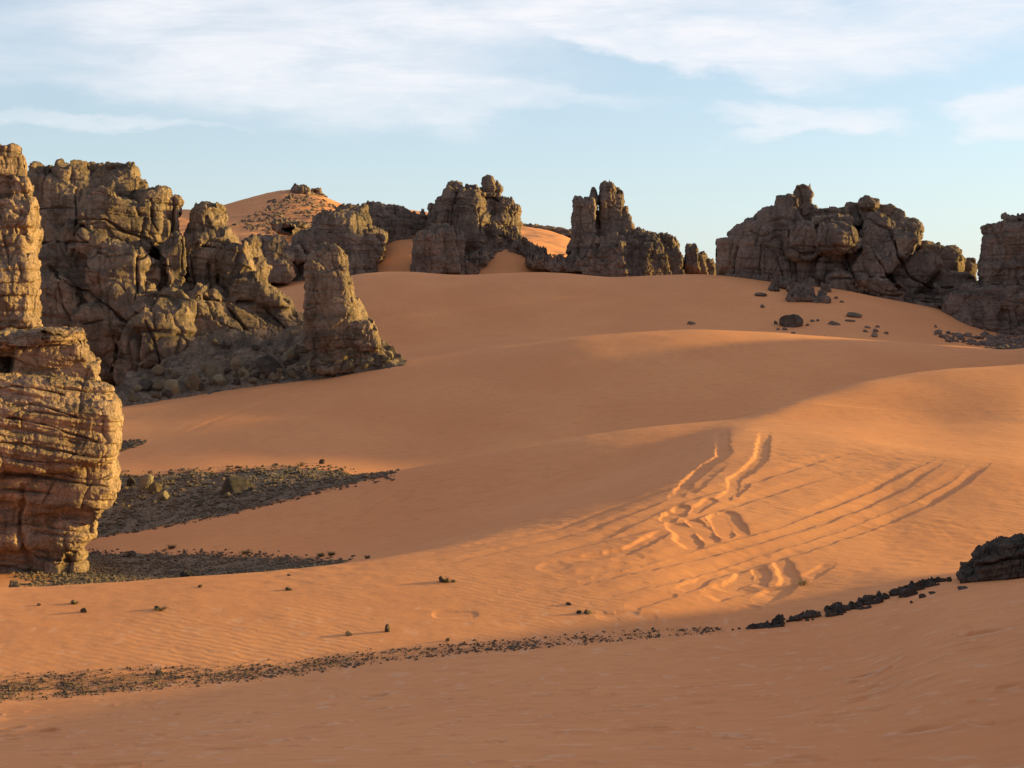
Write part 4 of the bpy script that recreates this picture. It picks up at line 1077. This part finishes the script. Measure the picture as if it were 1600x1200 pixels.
# --- loose stones along the near crest
for (x, y, w_, h_) in ((1345, 953, 5, 2), (1377, 941, 5, 2), (1441, 935, 7, 3), (1424, 943, 3, 2), (1457, 928, 5, 1.8), (1484, 909, 5, 4), (1386, 936, 6, 2), (1270, 970, 3, 1.5), (1232, 973, 4, 2), (1155, 984, 3, 1.5), (1145, 985, 2.5, 1.5), (1505, 921, 8, 2), (1262, 971, 4, 1.5), (1320, 958, 4, 1.5)):
    boulder(x, y, w_, h_, 'dark', None, random.uniform(-22, -4), 'small loose black stone lying on the shaded sand beside the ledges of the near crest', 'loose stones along the near crest', 'stone', 22, 39, 'stone', sink=.25)

# --- rubble along the foot of the cliff
from mathutils.bvhtree import BVHTree
from mathutils import Vector


def solid(*objs):
    vs, fs, n = [], [], 0
    for o in objs:
        me_ = o.data
        a = np.zeros(len(me_.vertices) * 3, np.float32); me_.vertices.foreach_get('co', a)
        a = a.reshape(-1, 3) + np.array(o.location)
        f = np.zeros(len(me_.loops), np.int32); me_.loops.foreach_get('vertex_index', f)
        vs.append(a); fs.append(f.reshape(-1, 4) + n); n += len(a)
    return BVHTree.FromPolygons(np.concatenate(vs).tolist(), np.concatenate(fs).tolist())


# the apron of broken rock, from the sand line up to the cliff foot
ax = np.linspace(180, 634, 330)
lo_l = np.interp(ax, [180, 190, 300, 400, 500, 620, 634], [638, 634, 617, 602, 590, 571, 569])
hi_l = np.interp(ax, [180, 200, 235, 262, 300, 330, 370, 420, 455, 500, 545, 590, 615, 634], [626, 598, 598, 580, 552, 538, 548, 552, 538, 542, 540, 544, 556, 566])
tt = np.linspace(-.35, 1.5, 110)
foot_ = np.array([hit(x, y + 1.5, 80, 112) for x, y in zip(ax, lo_l)])
k9 = np.ones(21) / 21
for c_ in range(3):
    foot_[:, c_] = np.convolve(np.pad(foot_[:, c_], 10, mode='edge'), k9, mode='valid')
top_ = np.array([at(x, y, f[1] + 1.0 + (l - y) * .07) for x, y, f, l in zip(ax, hi_l, foot_, lo_l)])
AV = foot_[None] + (top_ - foot_)[None] * tt[:, None, None]
AV = AV.reshape(-1, 3)
ai = np.arange(len(AV)).reshape(len(tt), len(ax))
AQ = np.stack([ai[:-1, :-1], ai[:-1, 1:], ai[1:, 1:], ai[1:, :-1]], 2).reshape(-1, 4)
AN = vnormals(AV, AQ)
f1, f2, cvv = worley(AV / 1.0 + .4 * perlin(AV / .7, 4)[:, None], 9)
f1b, f2b, cvb = worley(AV / .42, 10)
AD = .34 * (1 - f1 * 1.25) * (cvv > -.3) + .13 * (1 - f1b * 1.3) * (cvb > -.2) + .30 * fbm(AV / 2.2, 3, 14)
AV = AV + AN * AD[:, None]
scree = link('scree_slope', new_mesh('scree_slope', AV - foot_.mean(0), AQ, M_CLIFF), foot_.mean(0))
tag(scree, 'slope of broken grey brown rubble between the cliff foot and the sand', 'scree', None, 'stuff')
cliff_tree = solid(cliff, pinn, scree)


def on_rock(tree, px, py):
    s_, t_ = ray(px, py)
    d = Vector((float(s_), 1, float(t_))).normalized()
    h_ = tree.ray_cast(Vector((0, 0, 0)), d)
    if h_[0] is None:
        return None
    g_ = hit(px, py)
    if g_ is not None and g_[1] < h_[0].y:
        return g_
    return np.array(h_[0])


for (x, y, w_, h_, mt_, sh, tl, lb) in (
        (368, 578, 13, 13, 'pale', 0, 20, 'pale squared block lying in the middle of the cliff foot rubble'),
        (420, 590, 26, 15, 'dark', 4, 42, 'long dark slab tilted down to the right in the cliff foot rubble'),
        (491, 580, 12, 13, 'pale', 1, -10, 'pale egg shaped boulder right of the long dark slab'),
        (455, 565, 13, 11, 'rub', 3, 0, 'brown boulder uphill between the dark slab and the pale egg boulder'),
        (330, 590, 22, 10, 'rub', 2, 10, 'wide grey boulder in the rubble left of the pale squared block'),
        (268, 616, 17, 12, 'pale', 5, 0, 'rounded tan boulder at the sand edge near the left end of the rubble'),
        (303, 610, 13, 14, 'rub', 6, 15, 'grey blocky boulder at the sand edge right of the rounded tan boulder'),
        (340, 603, 14, 10, 'pale', 3, 10, 'yellowish boulder at the sand edge below the wide grey boulder'),
        (545, 578, 12, 8, 'rub', 5, 20, 'brown boulder in the rubble under the pinnacle'),
        (590, 572, 13, 10, 'dark', 1, 30, 'dark boulder at the right end of the rubble under the pinnacle'),
        (519, 548, 14, 7, 'rub', 2, 20, 'grey flat boulder just under the left foot of the pinnacle')):
    p_ = on_rock(cliff_tree, x, y)
    if p_ is not None:
        boulder(x, y, w_, h_, mt_, sh, tl, lb, 'boulders at the cliff foot', pos=p_, sink=.22)
made = 0
while made < 150:
    x = random.uniform(195, 615)
    lo_ = np.interp(x, [190, 260, 330, 420, 500, 620], [632, 622, 608, 596, 586, 568])
    hi_ = np.interp(x, [190, 260, 330, 420, 500, 620], [598, 578, 538, 550, 540, 552])
    y = lo_ - (lo_ - hi_) * random.random() ** 1.4
    p_ = on_rock(cliff_tree, x, y)
    if p_ is None or p_[1] < 85 or p_[1] > 122:
        made += 1
        continue
    w_ = 2.2 + 9.5 * random.random() ** 2.2
    boulder(x, y, w_, w_ * random.uniform(.5, .9), random.choice(['rub', 'rub', 'rub', 'dark', 'pale']), None, random.uniform(-30, 35), 'small angular stone in the heap of rubble at the foot of the cliff', 'small stones in the cliff foot rubble', 'stone', cat='stone', pos=p_, sink=.2)
    made += 1


# ------------------------------------------------------------------ gravel: too many to count
TV, TF = ico(1)


def gravel(name, label, poly, n, rmin, rmax, mat, seed, power=3.0, edge=None, keep=None):
    r = np.random.default_rng(seed)
    lo, hi = poly.min(0), poly.max(0)
    pts = r.uniform(lo, hi, (n * 8, 2))
    ins = inside(pts[:, 0], pts[:, 1], poly)
    if edge:
        d, _, _ = seg_dist(pts[:, 0], pts[:, 1], [tuple(p) for p in poly] + [tuple(poly[0])])
        ins |= (d < edge * r.random(len(pts)) ** 2.5)
    dens = smooth(-.35, .35, fbm(np.stack([pts[:, 0], pts[:, 1], 0 * pts[:, 0]], 1) / 1.2, 3, seed) + .1)
    ins &= r.random(len(pts)) < .25 + .75 * dens
    pts = pts[ins][:n]
    n = len(pts)
    z = ground(pts[:, 0], pts[:, 1])
    rad = rmin + (rmax - rmin) * r.random(n) ** power
    nv = len(TV)
    jig = 1 + r.uniform(-.28, .28, (n, nv, 1))
    ang = r.uniform(0, 6.28, n)
    sx, sy, sz = r.uniform(.8, 1.4, n), r.uniform(.6, 1.0, n), r.uniform(.45, .85, n)
    v = TV[None] * jig * np.stack([sx, sy, sz], 1)[:, None, :] * rad[:, None, None]
    c, s = np.cos(ang)[:, None], np.sin(ang)[:, None]
    v = np.stack([v[..., 0] * c - v[..., 1] * s, v[..., 0] * s + v[..., 1] * c, v[..., 2]], 2)
    v += np.stack([pts[:, 0], pts[:, 1], z + rad * sz * .35], 1)[:, None, :]
    f = TF[None] + (np.arange(n) * nv)[:, None, None]
    base = np.array([pts[:, 0].mean(), pts[:, 1].mean(), z.mean()])
    me_ = new_mesh(name, v.reshape(-1, 3) - base, f.reshape(-1, 3), mat, False)
    tag(link(name, me_, base), label, 'gravel', None, 'stuff')


gd = {n_: p_ for n_, p_ in GRAVEL}
gravel('gravel', 'dark coarse gravel covering the hollow right of the pillar', gd['upper'], 14000, .018, .15, M_GRAV, 1, 6.0, 1.6)
gravel('gravel', 'dark gravel patch at the foot of the pillar behind the sunlit sand', gd['lower'], 12000, .015, .10, M_GRAV, 2, 6.0, 1.0)
gravel('gravel', 'long thin strip of gravel between the near shaded slope and the sunlit sand', gd['strip'], 9000, .008, .05, M_GRAV, 3, 7.0, .3)
gravel('gravel', 'small patch of gravel on the shaded sand right of the pillar', gd['sidepatch'], 500, .04, .22, M_GRAV, 4, 3.0, .6)
gravel('gravel', 'stones strewn over the shaded sand below the rock ledge at right', gpoly([(1470, 525), (1530, 528), (1600, 520), (1660, 530), (1660, 545), (1540, 541), (1480, 534)], 108, 150), 900, .05, .5, M_FAR, 5, 3.0, 1.5)
gravel('gravel', 'dark stones strewn down the sand of the distant hill', gpoly([(360, 352), (420, 322), (470, 305), (520, 318), (540, 335), (500, 365), (440, 372), (400, 360)], 200, 345), 1300, .10, .6, M_FAR, 6, 3.5, 3.0)
gravel('gravel', 'rubble strewn on the sand around the foot of the central butte', gpoly([(715, 428), (770, 404), (800, 392), (850, 412), (905, 420), (900, 408), (840, 392), (790, 378), (740, 390), (705, 410)], 166, 230), 420, .12, .8, M_FAR, 7, 4.0, 1.0)


# ------------------------------------------------------------------ dry tufts
mt, nt, bs = material('dry_grass')
nt.put(bs.inputs['Base Color'], nt.mix(nt.noise(nt.node('ShaderNodeNewGeometry').outputs['Position'], 14.0, 2), (.10, .085, .045), (.20, .15, .075)))


def tuft(px, py, wpx, hpx, label, seed, ymin=20, ymax=110, n=110):
    p = hit(px, py, ymin, ymax)
    if p is None:
        return
    r = np.random.default_rng(seed)
    m = p[1] / F
    W, H = wpx * m, hpx * m
    V, Q = [], []
    for q in range(n):
        a = r.uniform(0, 6.283); rr = W * .45 * r.random() ** .7
        b0 = np.array([math.cos(a) * rr * .6, math.sin(a) * rr * .6, -.02])
        lean = np.array([math.cos(a), math.sin(a), 0]) * W * r.uniform(.15, .7)
        h = H * r.uniform(.45, 1.15)
        side = np.array([-math.sin(a + r.uniform(-1, 1)), math.cos(a), 0]) * m * r.uniform(.25, .5)
        mid = b0 + lean * .4 + np.array([0, 0, h * .65]); tip = b0 + lean + np.array([0, 0, h * r.uniform(.75, 1)])
        k = len(V)
        V += [b0 - side, b0 + side, mid + side * .7, mid - side * .7, tip + side * .15, tip - side * .15]
        Q += [[k, k + 1, k + 2, k + 3], [k + 3, k + 2, k + 4, k + 5]]
    o = link('dry_tuft', new_mesh('dry_tuft', V, Q, mt, False), p)
    tag(o, label, 'dry tuft', 'dry tufts on the sand')


tuft(1255, 913, 26, 10, 'dry twiggy tuft at the end of the wide dark rut on the lit dune', 1, n=70)
tuft(268, 857, 16, 7, 'low brown tuft on the shaded dune foot above the lower gravel', 2, 44)
tuft(384, 865, 18, 6, 'brown tuft on the upper edge of the lower gravel patch, near its middle', 3, 44)
tuft(501, 870, 14, 8, 'brown tuft on stones near the right tip of the lower gravel patch', 4, 44)
tuft(518, 868, 14, 8, 'brown tuft right of the other tuft at the gravel tip', 5, 44)
tuft(574, 873, 10, 7, 'small dark tuft on the terminator line right of the lower gravel tip', 6)
tuft(698, 911, 12, 9, 'olive tuft between two stones on the sunlit sand below centre', 7)
tuft(252, 954, 18, 5, 'flat yellowish tuft on the sunlit sand below the pillar', 8)
tuft(117, 945, 10, 5, 'small tuft beside a brown stone on the sunlit sand at left', 9)
tuft(470, 728, 16, 8, 'sparse tuft on the shaded sand left of the lone black stone', 10, 58, n=40)
# ------------------------------------------------------------------ camera, sun, sky
from mathutils import Vector
cam = bpy.data.cameras.new('camera')
cam.sensor_width = 36.0
cam.lens = 18.0 / (800.0 / F)
cam.clip_start = .1
cam.clip_end = 20000
co = bpy.data.objects.new('camera', cam)
COL.objects.link(co)
co.rotation_euler = (math.pi / 2 - PITCH, 0, 0)
SC.camera = co

SUN_EL, SUN_AZ = math.radians(9), math.radians(12)     # azimuth: degrees beyond straight right
sd = np.array([math.cos(SUN_EL) * math.cos(SUN_AZ), math.cos(SUN_EL) * math.sin(SUN_AZ), math.sin(SUN_EL)])
sun = bpy.data.lights.new('sun', 'SUN')
sun.energy = 3.7
sun.angle = math.radians(1.8)
sun.color = (1.0, .735, .18)
so = bpy.data.objects.new('sun', sun)
COL.objects.link(so)
so.rotation_euler = Vector(-sd).to_track_quat('-Z', 'Y').to_euler()

w = bpy.data.worlds.new('World')
SC.world = w
w.use_nodes = True
nt = NT(w.node_tree)
wo = nt.node('ShaderNodeOutputWorld')
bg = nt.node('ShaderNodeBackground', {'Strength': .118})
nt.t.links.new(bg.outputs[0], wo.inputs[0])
sky = nt.node('ShaderNodeTexSky', sky_type='NISHITA', sun_disc=False, sun_elevation=SUN_EL,
              sun_rotation=math.pi / 2 - SUN_AZ, altitude=900, air_density=1.0, dust_density=.6, ozone_density=1.6)
g = nt.node('ShaderNodeTexCoord').outputs['Generated']
xyz = nt.node('ShaderNodeSeparateXYZ')
nt.put(xyz.inputs[0], g)
dx, dy, dz = xyz.outputs
yy = nt.m('MAXIMUM', dy, .15)
U = nt.m('DIVIDE', dx, yy)
V = nt.m('DIVIDE', dz, yy)
front = nt.ss(dy, .15, .35)
el = nt.m('MAXIMUM', dz, 0.0)
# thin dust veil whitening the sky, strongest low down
veil = nt.m('ADD', nt.m('MULTIPLY', nt.m('POWER', 2.718, nt.m('MULTIPLY', el, -9.0)), .42), nt.m('ADD', .45, nt.ss(el, .35, .85, 0, .14)))  # overhead term added out of view for more fill
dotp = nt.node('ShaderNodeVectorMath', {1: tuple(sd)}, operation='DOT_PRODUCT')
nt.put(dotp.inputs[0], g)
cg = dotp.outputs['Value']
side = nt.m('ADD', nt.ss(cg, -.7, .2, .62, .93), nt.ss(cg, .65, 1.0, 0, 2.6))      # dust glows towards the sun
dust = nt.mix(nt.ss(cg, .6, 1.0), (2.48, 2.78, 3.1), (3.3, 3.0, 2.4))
side = nt.m('MULTIPLY', side, nt.m('MULTIPLY', nt.ss(dy, -.6, .4, .30, .92), nt.ss(el, .35, .85, 1.0, 1.34)))  # out of view: dimmed behind, brightened overhead, to shape the dune shading
back_warm = nt.ss(dy, .55, -.2)               # unseen sky behind the camera, warmed to tint the fill on the dunes
dust = nt.mix(nt.m('MULTIPLY', back_warm, .9), dust, (2.95, 2.62, 2.35))
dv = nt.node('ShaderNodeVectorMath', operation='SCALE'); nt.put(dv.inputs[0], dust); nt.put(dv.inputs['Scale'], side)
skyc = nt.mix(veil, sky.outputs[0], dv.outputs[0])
# high thin cloud
cv = nt.node('ShaderNodeCombineXYZ', {0: U, 1: nt.m('MULTIPLY', V, 2.6), 2: 0.0}).outputs[0]
wn = nt.node('ShaderNodeTexNoise', {'Scale': 5.0, 'Detail': 5.0, 'Roughness': .62})
nt.put(wn.inputs['Vector'], cv)
ws = nt.node('ShaderNodeSeparateColor'); nt.put(ws.inputs[0], wn.outputs['Color'])
wu = nt.m('ADD', U, nt.m('MULTIPLY', nt.m('SUBTRACT', ws.outputs[0], .5), .22))
wv_ = nt.m('ADD', V, nt.m('MULTIPLY', nt.m('SUBTRACT', ws.outputs[1], .5), .085))
streak = nt.noise(nt.mapping(cv, (1.0, 2.2, 1), (0, 0, math.radians(-14))), 7.0, 6, .66, .4)
soft = nt.noise(cv, 3.0, 5, .6)
CLOUDS = [   # photo column, row, half width, half height, turn deg (clockwise), strength, softness
    (400, 45, 470, 130, 4, .95, .9), (640, 125, 180, 66, 16, .9, .9), (520, 130, 120, 80, 0, .7, .9), (620, 20, 260, 60, 4, .7, .9), (800, 148, 230, 20, 2, .45, .9), (120, 110, 330, 34, 2, .45, .9), (90, 186, 210, 16, 2, .5, .9), (260, 198, 120, 10, 0, .35, .9),
    (1030, 46, 300, 46, 13, .95, .55), (1130, 6, 420, 60, 3, .8, .8), (1440, 36, 300, 66, -8, .85, .8), (1270, 176, 150, 26, 2, .8, .8), (1190, 196, 90, 14, -14, .6, .9), (1590, 165, 95, 42, 10, .85, .8), (1540, 140, 70, 16, -12, .5, .9),
    (800, -160, 1500, 100, 0, .4, .9), (-500, 40, 500, 130, 5, .6, .9), (2200, 90, 500, 120, -6, .6, .9),
]
cloud = None
for (px, py, rx, ry, rot, st, sf) in CLOUDS:
    s_, t_ = ray(px, py)
    a = math.radians(rot)
    du = nt.m('SUBTRACT', wu, float(s_))
    dv = nt.m('SUBTRACT', wv_, float(t_))
    p1 = nt.m('ADD', nt.m('MULTIPLY', du, math.cos(a) / (rx / F)), nt.m('MULTIPLY', dv, -math.sin(a) / (rx / F)))
    p2 = nt.m('ADD', nt.m('MULTIPLY', du, math.sin(a) / (ry / F)), nt.m('MULTIPLY', dv, math.cos(a) / (ry / F)))
    r2 = nt.m('ADD', nt.m('MULTIPLY', p1, p1), nt.m('MULTIPLY', p2, p2))
    b = nt.m('MULTIPLY', nt.ss(nt.m('SQRT', r2), 1.25, 1.25 - sf), st)
    inv = nt.m('SUBTRACT', 1.0, b)
    cloud = inv if cloud is None else nt.m('MULTIPLY', cloud, inv)
cloud = nt.m('SUBTRACT', 1.0, cloud)
tex = nt.m('ADD', .34, nt.m('ADD', nt.m('MULTIPLY', nt.ss(streak, .3, .7), .5), nt.m('MULTIPLY', nt.ss(soft, .3, .7), .3)))
cloud = nt.m('MULTIPLY', nt.m('MULTIPLY', cloud, tex, clamp=True), front)
back = nt.m('MULTIPLY', nt.m('MULTIPLY', nt.ss(nt.noise(g, 2.2, 6, .6), .45, .75), .6), nt.m('SUBTRACT', 1.0, front))
cloud = nt.m('MAXIMUM', cloud, back)
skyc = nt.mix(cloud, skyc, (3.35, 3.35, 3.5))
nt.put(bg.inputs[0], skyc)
SC.view_settings.view_transform = 'Standard'
SC.view_settings.look = 'None'
SC.view_settings.exposure = 1.28
SC.cycles.max_bounces = 4
SC.cycles.diffuse_bounces = 3
